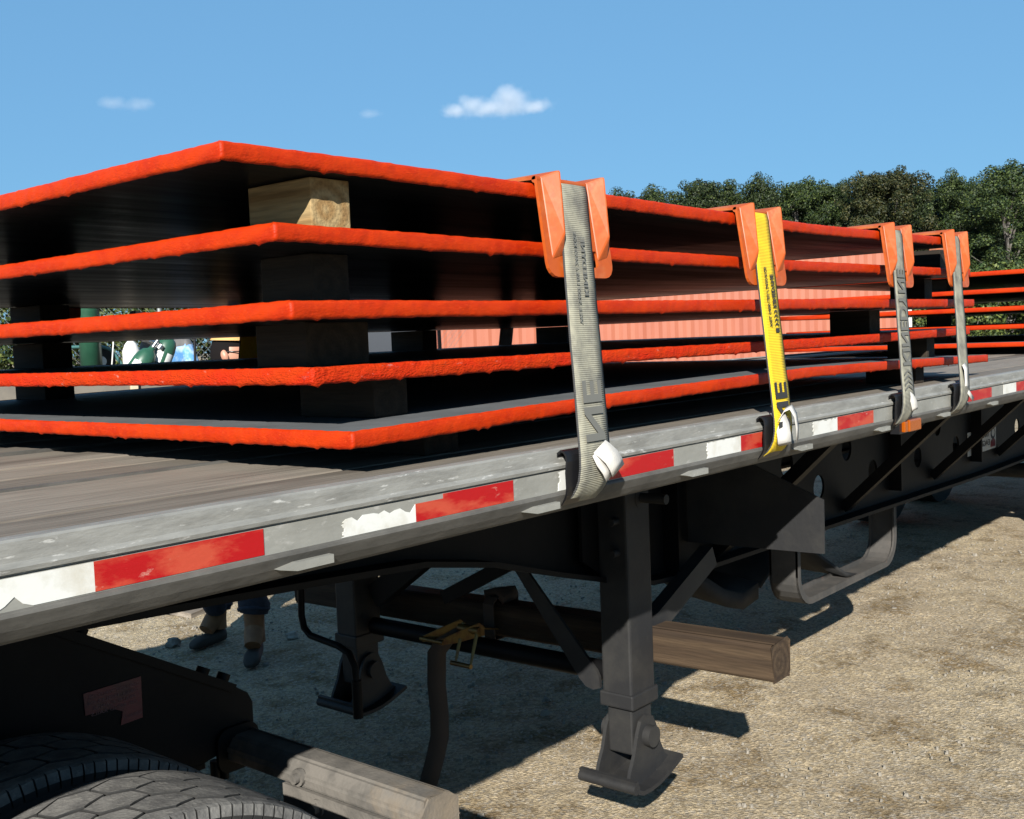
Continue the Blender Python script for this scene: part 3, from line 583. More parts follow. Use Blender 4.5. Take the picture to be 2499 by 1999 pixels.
pp = [(1.061, 1.472, 3.672, [(1.06, 2.037), (1.38, 2.038), (2.35, 2.032), (3.26, 2.027), (4.88, 2.049)]),
      (1.163, 1.477, 3.70, [(1.16, 1.913), (1.38, 1.912), (2.35, 1.909), (3.27, 1.91), (5.05, 1.927)]),
      (1.166, 1.448, 3.65, [(1.166, 1.780), (2.3, 1.783), (3.2, 1.790), (4.82, 1.794)]),
      (1.272, 1.530, 3.75, [(1.27, 1.664), (2.42, 1.665), (3.37, 1.665), (5.17, 1.676)]),
      (1.294, 1.455, 3.73, [(1.294, 1.547), (1.7, 1.556), (2.119, 1.564), (2.82, 1.573), (3.2, 1.577), (3.81, 1.571), (5.02, 1.552)])]
for i, (x, y, L, bd) in enumerate(pp):
    zt = kz(bd[0][1]); q = plate('steel_plate', names[i], x*k, y*k, L*k, FARY-y*k, zt, [(a*k, kz(z)-zt) for a, z in bd], TH, 20+i, paint_worn if i == 3 else paint, 'orange edged steel plates stacked on the deck')
    PL.append((x*k, y*k, L*k, zt, [(a*k, kz(z)) for a, z in bd]))
def ptop(i, x):
    a, z = zip(*PL[i][4]); return float(np.interp(x, a, z))
ord2 = ['topmost', 'second from the top', 'middle', 'fourth from the top', 'lowest']
for i in range(5):
    x0 = 7.5+(.12, .0, -.02, .10, .02)[i]; zt = (2.03, 1.908, 1.790, 1.672, 1.556)[i]; ye = (1.42, 1.45, 1.44, 1.46, 1.43)[i]
    plate('steel_plate', 'the %s plate of the far stack toward the rear of the deck' % ord2[i], x0, ye, 3.7, 3.645-ye, zt, [(x0, 0), (x0+4, 0)], .0305, 60+i, paint, 'orange edged steel plates stacked on the deck', near=False)

# ------------------------------------------------------------------ timber blocks
def block(x0, x1, ya, yb, z0, z1, label, m=pine):
    b = MB(); b.box((0, 0, 0), (x1-x0, yb-ya, z1-z0)); o = b.build('timber_block', m, None, ((x0+x1)/2, (ya+yb)/2, (z0+z1)/2), bevel=.003)
    return tag(o, label, 'timber block', 'timber blocks between the plates')
def gapz(i, x):      # gap below plate i (0..4)
    top = ptop(i, x)-TH-.0015; bot = (ptop(i+1, x)-.001) if i < 4 else DZ+.0005
    return bot, top
lvl = ['under the topmost plate', 'under the second plate', 'under the middle plate', 'under the fourth plate', 'under the lowest plate']
near_b = [[(1.205, 1.292, 1.43, 1.60), (4.52, 4.61, 1.49, 1.66)], [(1.27, 1.358, 1.515, 1.66), (4.42, 4.51, 1.52, 1.66)], [(1.25, 1.40, 1.515, 1.66), (3.82, 3.92, 1.51, 1.66)], [(1.42, 1.51, 1.53, 1.75), (4.38, 4.47, 1.50, 1.66)], [(1.52, 1.62, 1.50, 1.75), (4.05, 4.14, 1.43, 1.62)]]
for g in range(5):
    for j, (xa, xb, ya, yb) in enumerate(near_b[g]):
        z0, z1 = gapz(g, (xa+xb)/2)
        block(xa, xb, ya, yb, z0, z1, 'sawn timber block %s of the near stack, at the %s corner' % (lvl[g], ('front', 'rear')[j]) if not (g == 0 and j == 0) else 'pale sawn timber block showing end grain rings, half sunlit under the topmost plate', pine if g == 0 and j == 0 else shaded_dunnage)
    for j, (xa, xb) in enumerate(((1.635, 1.73), (3.29, 3.375), (4.30, 4.39))):
        if g == 0 and False: continue
        z0, z1 = gapz(g, (xa+xb)/2); block(xa*1.035, xb*1.035, 3.34, 3.54, z0, z1, 'shade darkened timber block %s of the near stack, %s along its far side' % (lvl[g], ('first', 'second', 'last')[j]), shaded_dunnage)
z2 = [2.03, 1.908, 1.790, 1.672, 1.556]
for g in range(5):
    t_ = z2[g]-.0305; bt = z2[g+1] if g < 4 else DZ
    for (ya, nm) in ((1.60, 'near'), (2.55, 'middle')):
        block(7.85, 7.95, ya, ya+.14, bt, t_, 'timber block %s of the far stack, in the %s row' % (lvl[g], nm), shaded_dunnage)

# ------------------------------------------------------------------ corner protectors and cargo straps
def protector(xc, yc, zc, flip, tilt, label, lean=0.):
    """two ribbed legs over the top edge; local u across (x), legs along +Y and down"""
    e = empty('corner_protector', label, 'corner protector', (xc, yc, zc), PI if flip else 0, 'orange corner protectors on the top plate')
    ct, s_ = math.cos(tilt), math.sin(tilt); H = .113; LL = .205
    dn = lambda u, v, w_: (u+lean*v, -.006-v*s_-w_*ct, .006-v*ct+w_*s_)
    tp_ = lambda u, v, w_: (u, -.006+v, .006+w_+v*.02)
    b = MB(); o1 = [(-H, -.004), (H, -.004)]+[(H, LL-.03)]+[(H-.03+.03*math.cos(R(a)), LL-.03+.03*math.sin(R(a))) for a in (22, 45, 67)]+[(H-.03, LL), (-H+.03, LL)]+[(-H+.03-.03*math.sin(R(a)), LL-.03+.03*math.cos(R(a))) for a in (22, 45, 67)]+[(-H, LL-.03)]
    b.prism(o1, dn, 0, .007, [rrect(-.060, LL-.058, .062, LL-.022, .008)[::-1]])
    b.prism(o1, tp_, 0, .007, [rrect(-.060, LL-.058, .062, LL-.022, .008)[::-1]])
    b.tube([(-H, -.007, .0065), (H, -.007, .0065)], .0072, 10)
    base = b.build('angle_plate', prot, e)
    for x0 in (-.101, .056):
        xa, xr, xb = x0, x0+.034, x0+.044; b = MB(); P = {}
        def tri(pts): 
            b.add(pts, [tuple(range(len(pts)))])
        A = (xr, -.040, .026)                                    # apex over the corner
        cL = (xa, -.012, .012); cR = (xb, -.012, .012); e1 = LL-.034
        dD = dn(xr, .118, .028); dL = dn(xa, .006, .0065); dB = dn(xa+.004, e1, .0065); dR = dn(xb, e1-.01, .0065); dR0 = dn(xb, .006, .0065)
        tD = tp_(xr, .118, .016); tB = tp_(xa+.004, e1, .0065); tR = tp_(xb, e1-.01, .0065); tR0 = tp_(xb, .006, .0065); tL = tp_(xa, .006, .0065)
        q = [A, cL, cR, dD, dB, dR, tD, tB, tR]
        b.add(q, [(1, 0, 3, 4), (0, 2, 5, 3), (3, 5, 4), (0, 1, 7, 6), (2, 0, 6, 8), (8, 6, 7), (1, 4, 5, 2), (1, 2, 8, 7)])
        b.build('rib', prot, e, bevel=.004)
    return e
straps = [(1.857, 1.731, 'grey', 'first'), (2.70, 2.555, 'yel', 'second'), (3.70, 3.445, 'grey', 'third'), (4.31, 4.005, 'grey', 'fourth')]
def ribbon(path, wd, x_of, th=.003, wob=0, seed=0):
    """path: list of (y, z); x_of(i) -> centre x. Cloth strip with thickness and UVs (u across, v metres along)"""
    n = len(path); vs = []; uv = []; s = 0.; S = []
    for i in range(n):
        if i: s += math.dist(path[i], path[i-1])
        S.append(s)
    nn = []
    for i in range(n):
        a = path[max(i-1, 0)]; c = path[min(i+1, n-1)]; d = Vector((c[0]-a[0], c[1]-a[1])).normalized(); nn.append((-d.y, d.x))
    cols = 5
    for sd in (0, 1):
        for i in range(n):
            for j in range(cols):
                u = j/(cols-1)-.5; w_ = wob*(float(vnoise(np.array(S[i]*14.), np.array(u*2+seed), seed))-.5); o = (th if sd == 0 else 0)+w_
                vs.append((x_of(S[i]/s)+u*wd, path[i][0]+nn[i][0]*o, path[i][1]+nn[i][1]*o))
    N_ = n*cols; fs = []
    for i in range(n-1):
        for j in range(cols-1):
            a = i*cols+j; fs.append((a, a+1, a+cols+1, a+cols)); fs.append((N_+a, N_+a+cols, N_+a+cols+1, N_+a+1))
        for j, dd in ((0, 1), (cols-1, 0)):
            a = i*cols+j; fs.append((a, a+cols, N_+a+cols, N_+a) if dd else (a, N_+a, N_+a+cols, a+cols))
    return vs, fs, S, nn, N_, cols
def strap(i):
    xt, xr, kind, word = straps[i]; WD = .103; zt = ptop(0, xt); yc = PL[0][1]
    desc = {'grey': 'grimy grey webbing strap, %s of the four counted from the front' % word, 'yel': 'bright yellow webbing strap with black print over the plates'}[kind]
    e = empty('cargo_strap', desc, 'cargo strap', (xr, YR, 1.45), 0, 'straps tying down the plates')
    P = [(FARY+.10, 1.46), (FARY+.05, 1.70), (FARY+.022, zt-.16), (FARY+.022, zt-.01), (FARY+.012, zt+.014), (FARY-.01, zt+.018), (2.9, zt+.012), (2.3, zt+.012), (yc+.30, zt+.015), (yc+.10, zt+.018), (yc+.02, zt+.0165), (yc-.004, zt+.0135), (yc-.016, zt+.004), (yc-.021, zt-.012)]
    ys, zs = P[-1]; ye, ze = YR-.034, 1.470
    for t_ in np.linspace(0, 1, 26)[1:]: P.append((ys+(ye-ys)*t_-.012*math.sin(PI*t_)*0, zs+(ze-zs)*t_))
    i_rail = len(P)-1
    P += [(YR-.034, 1.445), (YR-.030, 1.42), (YR-.022, 1.403), (YR-.013, 1.391), (YR-.004, 1.383), (YR+.006, 1.374)]
    n = len(P); i0 = 13
    tot = sum(math.dist(P[a], P[a-1]) for a in range(1, n)); s0 = sum(math.dist(P[a], P[a-1]) for a in range(1, i0+1)); s1 = sum(math.dist(P[a], P[a-1]) for a in range(1, i_rail+1))
    def x_of(f):
        s = f*tot
        return xt if s < s0 else (xr if s > s1 else xt+(xr-xt)*(s-s0)/(s1-s0))
    vs, fs, S, nn, N_, cols = ribbon(P, WD, x_of, .003, .002, i+3)
    me = bpy.data.meshes.new('webbing'); me.from_pydata([(x-xr, y-YR, z-1.45) for x, y, z in vs], [], fs); me.materials.append(web_yel if kind == 'yel' else web_grey)
    uvl = me.uv_layers.new(name='UVMap'); 
    for lp in me.loops:
        v = lp.vertex_index % N_; uvl.data[lp.index].uv = ((v % cols)/(cols-1), S[v//cols])
    me.polygons.foreach_set('use_smooth', [True]*len(me.polygons))
    bm = bmesh.new(); bm.from_mesh(me); bmesh.ops.recalc_face_normals(bm, faces=bm.faces); bm.to_mesh(me); bm.free()
    link('webbing', me, e)
    # print on the slanting run: reads upwards, mirrored
    A = Vector((xr, ye, ze)); B = Vector((xt, ys, zs)); d = (B-A); LEN = d.length; d.normalize(); nrm = Vector((0, -(zs-ze), ys-ye)).normalized()*1
    if nrm.y > 0: nrm = -nrm
    def onstrap(s0_, off): return lambda u, v: tuple(A+d*(s0_+u)+Vector((off+v, 0, 0))+nrm*.0042-Vector((xr, YR, 1.45)))
    pm = print_black if kind == 'yel' else print_grey
    if i == 0:
        put_text('lettering', 'KINEDYNE', onstrap(-.36, -.030), pm, e, bold=.03, fit=(.53, .062)) if False else None
        put_text('lettering', 'NE', onstrap(.025, -.031), pm, e, bold=.03, fit=(.125, .064))
        put_text('lettering', 'KINEDYNE', onstrap(.33, .004), pm, e, bold=.03, fit=(.13, .015)); put_text('lettering', 'WLL 5400 LBS / 2450 KGS', onstrap(.27, -.020), pm, e, bold=.02, fit=(.20, .011))
    if i == 1:
        put_text('lettering', 'NE', onstrap(-.02, -.034), pm, e, bold=.03, fit=(.12, .066))
        put_text('lettering', 'KINEDYNE', onstrap(.305, .010), pm, e, bold=.04, fit=(.095, .020)); put_text('lettering', 'WLL 5400 LBS / 2450 KGS', onstrap(.25, -.020), pm, e, bold=.03, fit=(.17, .015))
        b = MB()
        for q in range(4):
            f = onstrap(.252+.012*q, .010); b.add([f(0, 0), f(.006, .010), f(0, .020), f(.005, .020), f(.011, .010), f(.005, 0)], [(0, 5, 4, 1), (1, 4, 3, 2)])
        f = onstrap(.235, .010); b.add([f(0, 0), f(.012, 0), f(.012, .02), f(0, .02)], [(0, 1, 2, 3)]); b.build('lettering', pm, e, recalc=False)
    if i == 2:
        put_text('lettering', 'KINEDYNE', onstrap(.11, -.035), pm, e, bold=.03, fit=(.36, .068))
        b = MB()
        for q in range(4):
            f = onstrap(.02+.018*q, -.035); b.add([f(.0, 0), f(.014, .034), f(0, .068), f(.008, .068), f(.022, .034), f(.008, 0)], [(0, 5, 4, 1), (1, 4, 3, 2)])
        b.build('lettering', pm, e, recalc=False)
    # flat hook curled over the rail lip, peeping out on the front side of the webbing
    hk = [(YR+.002, 1.455), (YR+.001, 1.468), (YR-.004, 1.478), (YR-.012, 1.484), (YR-.021, 1.482), (YR-.027, 1.474), (YR-.0285, 1.462), (YR-.026, 1.44), (YR-.023, 1.41), (YR-.017, 1.394), (YR-.009, 1.384), (YR+.004, 1.372)]
    b = MB(); vs = []; m_ = len(hk)
    for q, (y, z) in enumerate(hk):
        a = hk[max(q-1, 0)]; c = hk[min(q+1, m_-1)]; dd = Vector((c[0]-a[0], c[1]-a[1])).normalized(); w_ = .080 if q < 8 else .080-.005*(q-7)
        for dx, o in ((-w_, 0), (w_*.75, 0), (w_*.75, .004), (-w_, .004)): vs.append((dx, y-dd.y*o-YR+.004, z+dd.x*o-1.45))
    b.add(vs, [(q*4+j, q*4+(j+1) % 4, (q+1)*4+(j+1) % 4, (q+1)*4+j) for q in range(m_-1) for j in range(4)]+[(3, 2, 1, 0), tuple(range(m_*4-4, m_*4))]); b.build('flat_hook', dark_iron, e)
    # white tail tags
    def tagstrip(pts, wv, m=white_cloth):
        b = MB(); vs = []
        for p in pts:
            vs += [Vector(p)-Vector(wv)/2, Vector(p)+Vector(wv)/2]
        b.add(vs, [(2*q, 2*q+1, 2*q+3, 2*q+2) for q in range(len(pts)-1)], 0, True); o = b.build('tag', m, e)
        md = o.modifiers.new('th', 'SOLIDIFY'); md.thickness = .0012; return o
    if i == 0:
        tagstrip([(.006, -.040, .034), (.012, -.048, .026), (.024, -.056, .012), (.036, -.058, -.004), (.046, -.056, -.018)], (.036, -.004, .022))
        tagstrip([(-.008, -.040, .022), (.000, -.044, .002), (.014, -.048, -.016), (.024, -.048, -.032)], (.014, -.004, .010))
    elif i == 1:
        tagstrip([(-.02, -.03, .020), (-.002, -.040, .046), (.012, -.050, .052), (.026, -.056, .030), (.036, -.056, -.004), (.046, -.05, -.038)], (.030, .008, .010))
        tagstrip([(-.012, -.024, .04), (-.018, -.040, .010), (-.026, -.048, -.015), (-.020, -.046, -.036), (-.004, -.04, -.045)], (.034, -.02, .004))
    elif i == 2:
        tagstrip([(.006, -.024, .035), (.016, -.034, .022), (.026, -.040, .004), (.036, -.040, -.018), (.040, -.038, -.026)], (.024, -.01, .006))
    else:
        tagstrip([(.02, -.024, .10), (.012, -.034, .082), (.010, -.036, .05), (.016, -.034, .02), (.024, -.034, .012)], (.034, .0, .008))
        tagstrip([(.02, -.03, .014), (.045, -.036, -.010), (.08, -.038, -.032)], (.016, 0, .012))
    ord_ = ['first from the front, with a dirty grey strap', 'under the yellow strap', 'third from the front, over a grey strap', 'last toward the rear, over a grey strap']
    protector(xt, yc, zt+.001, False, R(12), 'orange corner protector on the near edge, %s' % ord_[i], (xr-xt)/.56*.5)
    protector(xt, FARY, zt+.001, True, R(4), 'orange corner protector on the far edge, %s' % ord_[i])
for i in range(4): strap(i)

# ------------------------------------------------------------------ timber beam with ratchet strap under the trailer
b = MB(); b.prism([(-.052, -.060), (.046, -.060), (.057, -.048), (.057, .046), (.046, .057), (-.049, .057), (-.058, .048), (-.058, -.05)], lambda u, v, w_: (u, w_, v), -1.13, 1.13)
bo = b.build('timber_beam', oldbeam, None, (3.02, 2.62, .672), bevel=.005); bo.rotation_euler = (R(-.9), 0, 0); tag(bo, 'long old brown timber beam slung crosswise below the trailer', 'timber')
rs = empty('ratchet_strap', 'dirty brown ratchet strap with yellow buckle around the slung timber beam', 'ratchet strap', (3.02, 2.615, .672))
def rp(mb, n, m, **kk):
    o = mb.build(n, m, None, **kk); o.parent = rs; return o
b = MB(); loop = [(-.07, -.072), (.066, -.072), (.07, .072), (-.05, .082), (-.075, .06)]
for q in range(5):
    a, c = loop[q], loop[(q+1) % 5]; b.bar((a[0], 0, a[1]), (c[0], 0, c[1]), .05, .004, up=(0, .001, 1) if abs(a[1]-c[1]) < .05 else (1, 0, 0))
rp(b, 'strap_loop', brown_web)
b = MB(); hp = [(-.19, .02, -.01), (-.225, .08, -.05), (-.232, .12, -.10), (-.230, .13, -.22), (-.222, .13, -.33), (-.215, .14, -.42), (-.222, .16, -.50), (-.232, .20, -.625)]
vs = []
for p in hp: vs += [(p[0]-.022, p[1]+.026, p[2]+.004), (p[0]+.022, p[1]-.026, p[2]-.004)]
b.add(vs, [(2*q, 2*q+1, 2*q+3, 2*q+2) for q in range(len(hp)-1)], 0, True); o = rp(b, 'strap_tail', brown_web); md = o.modifiers.new('th', 'SOLIDIFY'); md.thickness = .003
b = MB()
for dy in (-.045, .045):      # the two frames with their side plates, folded open
    b.prism([(-.02, -.02), (.10, -.018), (.17, -.010), (.17, .010), (.10, .020), (.0, .03), (-.02, .012)], lambda u, v, w_, dy=dy: (-.190-u*.30, -.01+u*.85+dy+w_, -.005-u*.30+v), -.003, .003)
    b.prism([(-.01, -.018), (.09, -.014), (.15, -.006), (.15, .008), (.09, .016), (0, .020)], lambda u, v, w_, dy=dy: (-.190-u*.45, -.015-u*.10+dy*.8+w_+v*.2, .01-u*.85+v*.4), -.003, .003)
b.tube([(-.241, .075, -.055), (-.241, .19, -.055)], .009, 8); b.tube([(-.19, -.06, -.005), (-.19, .04, -.005)], .016, 12); b.tube([(-.257, -.07, -.115), (-.257, .025, -.115)], .009, 8); b.bar((-.185, -.01, 0), (-.06, -.01, -.03), .05, .004); rp(b, 'ratchet_buckle', zinc)
b = MB(); b.add([(-.05, -.06, .09), (.03, -.06, .09), (.05, -.03, .11), (-.03, .0, .115), (-.04, .05, .10), (.04, .06, .09)], [(0, 1, 2, 3), (3, 2, 5, 4)], 0, True); o = rp(b, 'strap_slack', brown_web); md = o.modifiers.new('th', 'SOLIDIFY'); md.thickness = .03
# plank and stones on the ground beyond
b = MB(); b.box((0, 0, 0), (1.0, .22, .035)); o = b.build('loose_board', deckwood, None, (4.36, 6.26, .04), bevel=.003); o.rotation_euler = (R(6), R(-2), R(16)); tag(o, 'weathered board lying on the ground behind the walking person', 'board')
b = MB(); b.box((0, 0, 0), (.7, .10, .03)); o = b.build('loose_board', oldbeam, None, (4.55, 6.52, .075), bevel=.003); o.rotation_euler = (R(-5), R(-4), R(12)); tag(o, 'narrow brown board resting across the weathered board', 'board')
for (x, y, r_, lab) in ((3.47, 5.53, .045, 'pale stone lying beside the left boot'), (3.95, 5.05, .04, 'flat stone lying just beyond the right boot')):
    bm = bmesh.new(); bmesh.ops.create_icosphere(bm, subdivisions=2, radius=r_)
    for v in bm.verts: v.co *= .75+.5*random.random(); v.co.z *= .7
    me = bpy.data.meshes.new('stone'); bm.to_mesh(me); bm.free(); me.materials.append(stone_m); tag(link('stone', me, None, (x, y, r_*.4)), lab, 'stone')

# ------------------------------------------------------------------ shipping container behind
CA = Vector((18.54, 6.60, 0)); CD = Vector((-.493, .870, 0)); CN = Vector((.870, .493, 0))
cn = empty('shipping_container', 'salmon orange corrugated shipping container seen through the gaps between the plates', 'container', CA)
def cpt(u, n_, z): return tuple(CD*u+CN*n_+Vector((0, 0, z)))
b = MB(); LC = 12.19; z0, z1 = .30, 2.95; u = .20; top = []; ph = 0
prof = []
while u < LC-.25:
    prof += [(u, 0.), (u+.072, 0.), (u+.140, .024), (u+.212, .024)]; u += .28
prof.append((LC-.2, 0.))
vs = [cpt(a, n_+.02, z) for z in (z0, z1) for a, n_ in prof]; q = len(prof)
b.add(vs, [(i, i+1, q+i+1, q+i) for i in range(q-1)]); b.build('corrugated_side', cont_m, cn, recalc=False)
rotc = Matrix((CD, CN, Vector((0, 0, 1)))).transposed()
def cbox(nm, c, d, m):
    b = MB(); b.box(cpt(*c), d, rotc); return b.build(nm, m, cn)
cbox('top_rail', (LC/2, .06, z1+.05), (LC, .14, .11), cont_m); cbox('bottom_rail', (LC/2, .06, z0-.07), (LC, .14, .15), cont_m)
cbox('corner_post', (.08, .08, 1.6), (.17, .17, 2.9), white_p); cbox('corner_post', (LC-.08, .08, 1.6), (.17, .17, 2.9), cont_m)
cbox('end_panel', (.06, 1.25, 1.6), (.08, 2.2, 2.8), cont_m); cbox('end_panel', (LC-.06, 1.25, 1.6), (.08, 2.2, 2.8), cont_m); cbox('roof_panel', (LC/2, 1.25, z1+.03), (LC-.1, 2.3, .05), cont_m); cbox('back_panel', (LC/2, 2.4, 1.6), (LC, .06, 2.8), cont_m)
e = empty('steel_post', 'rust orange steel post standing just right of the container', 'post', (16.39, 5.45, 0))
b = MB(); b.box((0, 0, 1.42), (.17, .17, 2.84)); b.build('post', rustpost, e, bevel=.01)
b = MB(); b.box((0, 0, 2.85), (.17, .17, .02)); b.build('cap_plate', rustpost, e)
b = MB(); b.box((-.04, .06, 1.2), (.26, .30, .85)); b.build('side_plate', rustpost, e, bevel=.01)
# a lorry cab parked in front of the container
tk = empty('parked_lorry', 'dark lorry cab with a bluish side window parked in front of the container', 'lorry', (9.25, 9.75, 0), R(40))
b = MB(); b.prism([(-.85, .6), (.95, .6), (.95, 1.25), (.72, 1.45), (.55, 2.25), (-.85, 2.32)], lambda u, v, w_: (u, w_, v), -.62, .62); b.build('cab', truck_m, tk, bevel=.05)
b = MB(); b.prism([(-.55, 1.48), (.60, 1.48), (.42, 2.08), (-.55, 2.12)], XZ(-.645), 0, .02); wn = b.build('window', glass_m, tk)
b = MB(); b.prism([(-.55, 1.42), (.66, 1.42), (.47, 2.14), (-.60, 2.18), (-.60, 1.42)], XZ(-.640), 0, .012); b.build('window_surround', rubber, tk)
b = MB(); b.box((-.72, -.66, 1.5), (.07, .06, 1.3)); b.build('grab_rail', chrome, tk)
for sx in (-.4, .6):
    b = MB(); b.tube([(sx, -.62, .42), (sx, .62, .42)], .42, 24); b.build('wheel', rubber, tk)
# ------------------------------------------------------------------ utility trailer with gas cylinders
U0 = Vector((4.24, 8.35, 0)); UD = (Vector((6.4, 7.75, 0))-U0).normalized(); UN = Vector((-UD.y, UD.x, 0)); rz = math.atan2(UD.y, UD.x)
ut = empty('utility_trailer', 'low utility trailer with pale top rail and grey panels carrying green cylinders', 'trailer', U0, rz)
def ub(nm, c, d, m): b = MB(); b.box(c, d); return b.build(nm, m, ut, bevel=.006)
ub('top_rail', (.4, .05, 1.585), (3.6, .10, .07), white_p); ub('bed', (.4, .75, 1.50), (3.6, 1.3, .06), panel_g)
for i, (xa, xb) in enumerate(((-1.4, -.02), (.06, .66), (.72, 2.2))): ub('side_panel', ((xa+xb)/2, .06, 1.36), (xb-xa, .03, .36), panel_g)
for x in (-1.4, .02, .69, 2.2): ub('post', (x, .04, 1.35), (.06, .07, .42), cream)
for x in (-.5, 1.3):
    b = MB(); b.tube([(x, .1, .40), (x, .32, .40)], .40, 26); b.build('wheel', rubber, ut)
ub('chassis', (.4, .7, .95), (3.4, .9, .45), black)
def cyl(x, y, lean, leanx, label, zb=1.53, h=.75):
    p = U0+UD*x+UN*y; e = empty('gas_cylinder', label, 'gas cylinder', (p.x, p.y, zb), rz, 'green gas cylinders on the utility trailer'); e.rotation_euler = (R(lean), R(leanx), rz)
    b = MB(); r = .088; pr = [(0, 0), (r, 0), (r, h), (r*.93, h+.05), (r*.72, h+.09), (r*.35, h+.115), (r*.3, h+.14), (0, h+.14)]
    n = 20; b.add([(q*math.cos(2*PI*i/n), q*math.sin(2*PI*i/n), z) for i in range(n) for q, z in pr], [(i*len(pr)+j, ((i+1) % n)*len(pr)+j, ((i+1) % n)*len(pr)+j+1, i*len(pr)+j+1) for i in range(n) for j in range(len(pr)-1)], 0, True); b.build('body', green_cyl, e)
    b = MB(); b.tube([(0, 0, h+.13), (0, 0, h+.22)], .02, 10); b.tube([(-.05, 0, h+.18), (.05, 0, h+.18)], .016, 8); b.tube([(.05, 0, h+.16), (.05, 0, h+.20)], .032, 10); b.build('valve', chrome, e)
    for a0 in (-2.6, -1.5):      # white paper labels wrapped on the shoulder
        b = MB(); vs = [((r+.002)*math.cos(a0+.75*j/5), (r+.002)*math.sin(a0+.75*j/5), z) for z in (h-.13, h-.03) for j in range(6)]; b.add(vs, [(j, j+1, 7+j, 6+j) for j in range(5)]); b.build('paper_label', white_p, e, recalc=False)
    return e
cyl(.44, .35, 0, 0, 'upright dull green gas cylinder standing by the teal tube frame', h=.95)
cyl(.66, .22, 0, 38, 'dark green gas cylinder with white labels, leaning most', zb=1.42, h=.28)
cyl(.90, .30, 0, 24, 'dark green gas cylinder with a white label, leaning beside the grey jacket', zb=1.40, h=.36)
e = empty('tube_frame', 'teal bent tube hand truck frame around the upright cylinder', 'hand truck', tuple(U0+UD*.44+UN*.5+Vector((0, 0, 1.53))), rz)
b = MB(); b.tube([(-.27, 0, 0), (-.28, 0, .18), (-.26, 0, .23), (-.22, 0, .25), (.12, 0, .25), (.2, 0, .22), (.28, 0, .10), (.32, 0, .0)], .014, 10); b.build('tube', teal, e)
b = MB(); b.tube([(.13, .05, .12), (.13, .09, .12)], .12, 22); b.build('wheel', rubber, e)
b = MB(); b.tube([(.13, .045, .12), (.13, .052, .12)], .045, 14); b.build('hub', white_p, e)
b = MB(); b.tube([(.16, -.1, -.02), (.18, -.1, .10), (.20, -.1, .26), (.21, -.1, .40)], .006, 6); b.build('hose', white_p, e)
p_ = U0+UD*.80+UN*.45
e = empty('plastic_jug', 'white plastic jug standing between the two leaning cylinders', 'jug', (p_.x, p_.y, 1.53), rz)
b = MB(); b.tube([(0, 0, 0), (0, 0, .20), (0, 0, .26), (0, 0, .29)], [.075, .075, .05, .022], 14); b.build('body', white_p, e)
b = MB(); b.tube([(0, 0, .29), (0, 0, .32)], .026, 12); b.build('cap', white_p, e)

# ------------------------------------------------------------------ people
def skin_body(name, joints, bones, mats, pick, parent, sub_=2):
    me = bpy.data.meshes.new(name); nm = list(joints); me.from_pydata([joints[n][0] for n in nm], [(nm.index(a), nm.index(c)) for a, c in bones], [])
    o = bpy.data.objects.new(name, me); col.objects.link(o)
    md = o.modifiers.new('skin', 'SKIN'); md.use_smooth_shade = True
    lay = me.skin_vertices[0].data if me.skin_vertices else None
    if lay is None:
        bm = bmesh.new(); bm.from_mesh(me); bm.verts.layers.skin.verify(); bm.to_mesh(me); bm.free(); lay = me.skin_vertices[0].data
    for i, n in enumerate(nm):
        r = joints[n][1]; lay[i].radius = r if isinstance(r, tuple) else (r, r); lay[i].use_root = (i == 0)
    ss = o.modifiers.new('sub', 'SUBSURF'); ss.levels = sub_; ss.render_levels = sub_
    dg = bpy.context.evaluated_depsgraph_get(); dg.update(); m2 = bpy.data.meshes.new_from_object(o.evaluated_get(dg)); bpy.data.objects.remove(o)
    m2.materials.clear(); [m2.materials.append(x) for x in mats]
    for p in m2.polygons: p.material_index = pick(p.center); p.use_smooth = True
    m2.name = name; return link(name, m2, parent)
def hand(j, bones, tag_, wrist, fw_, up_):
    wrist = Vector(wrist); f = Vector(fw_).normalized(); s_ = f.cross(Vector(up_)).normalized(); n_ = Vector(up_)
    j[tag_+'palm'] = (tuple(wrist+f*.05), (.036, .018)); bones.append((tag_+'wr', tag_+'palm'))
    for q, (o, l) in enumerate(((-.027, .062), (-.009, .072), (.009, .068), (.027, .054))):
        a = wrist+f*.095+s_*o; c = a+f*l*.6-n_*.012; d = c+f*l*.35-n_*.022
        for z, p, r in (('a', a, .009), ('b', c, .0085), ('c', d, .007)): j['%s%d%s' % (tag_, q, z)] = (tuple(p), r)
        bones += [(tag_+'palm', '%s%da' % (tag_, q)), ('%s%da' % (tag_, q), '%s%db' % (tag_, q)), ('%s%db' % (tag_, q), '%s%dc' % (tag_, q))]
    a = wrist+f*.045-s_*.05; c = a+f*.035-s_*.012-n_*.01
    j[tag_+'ta'] = (tuple(a), .011); j[tag_+'tb'] = (tuple(c), .009); bones += [(tag_+'palm', tag_+'ta'), (tag_+'ta', tag_+'tb')]
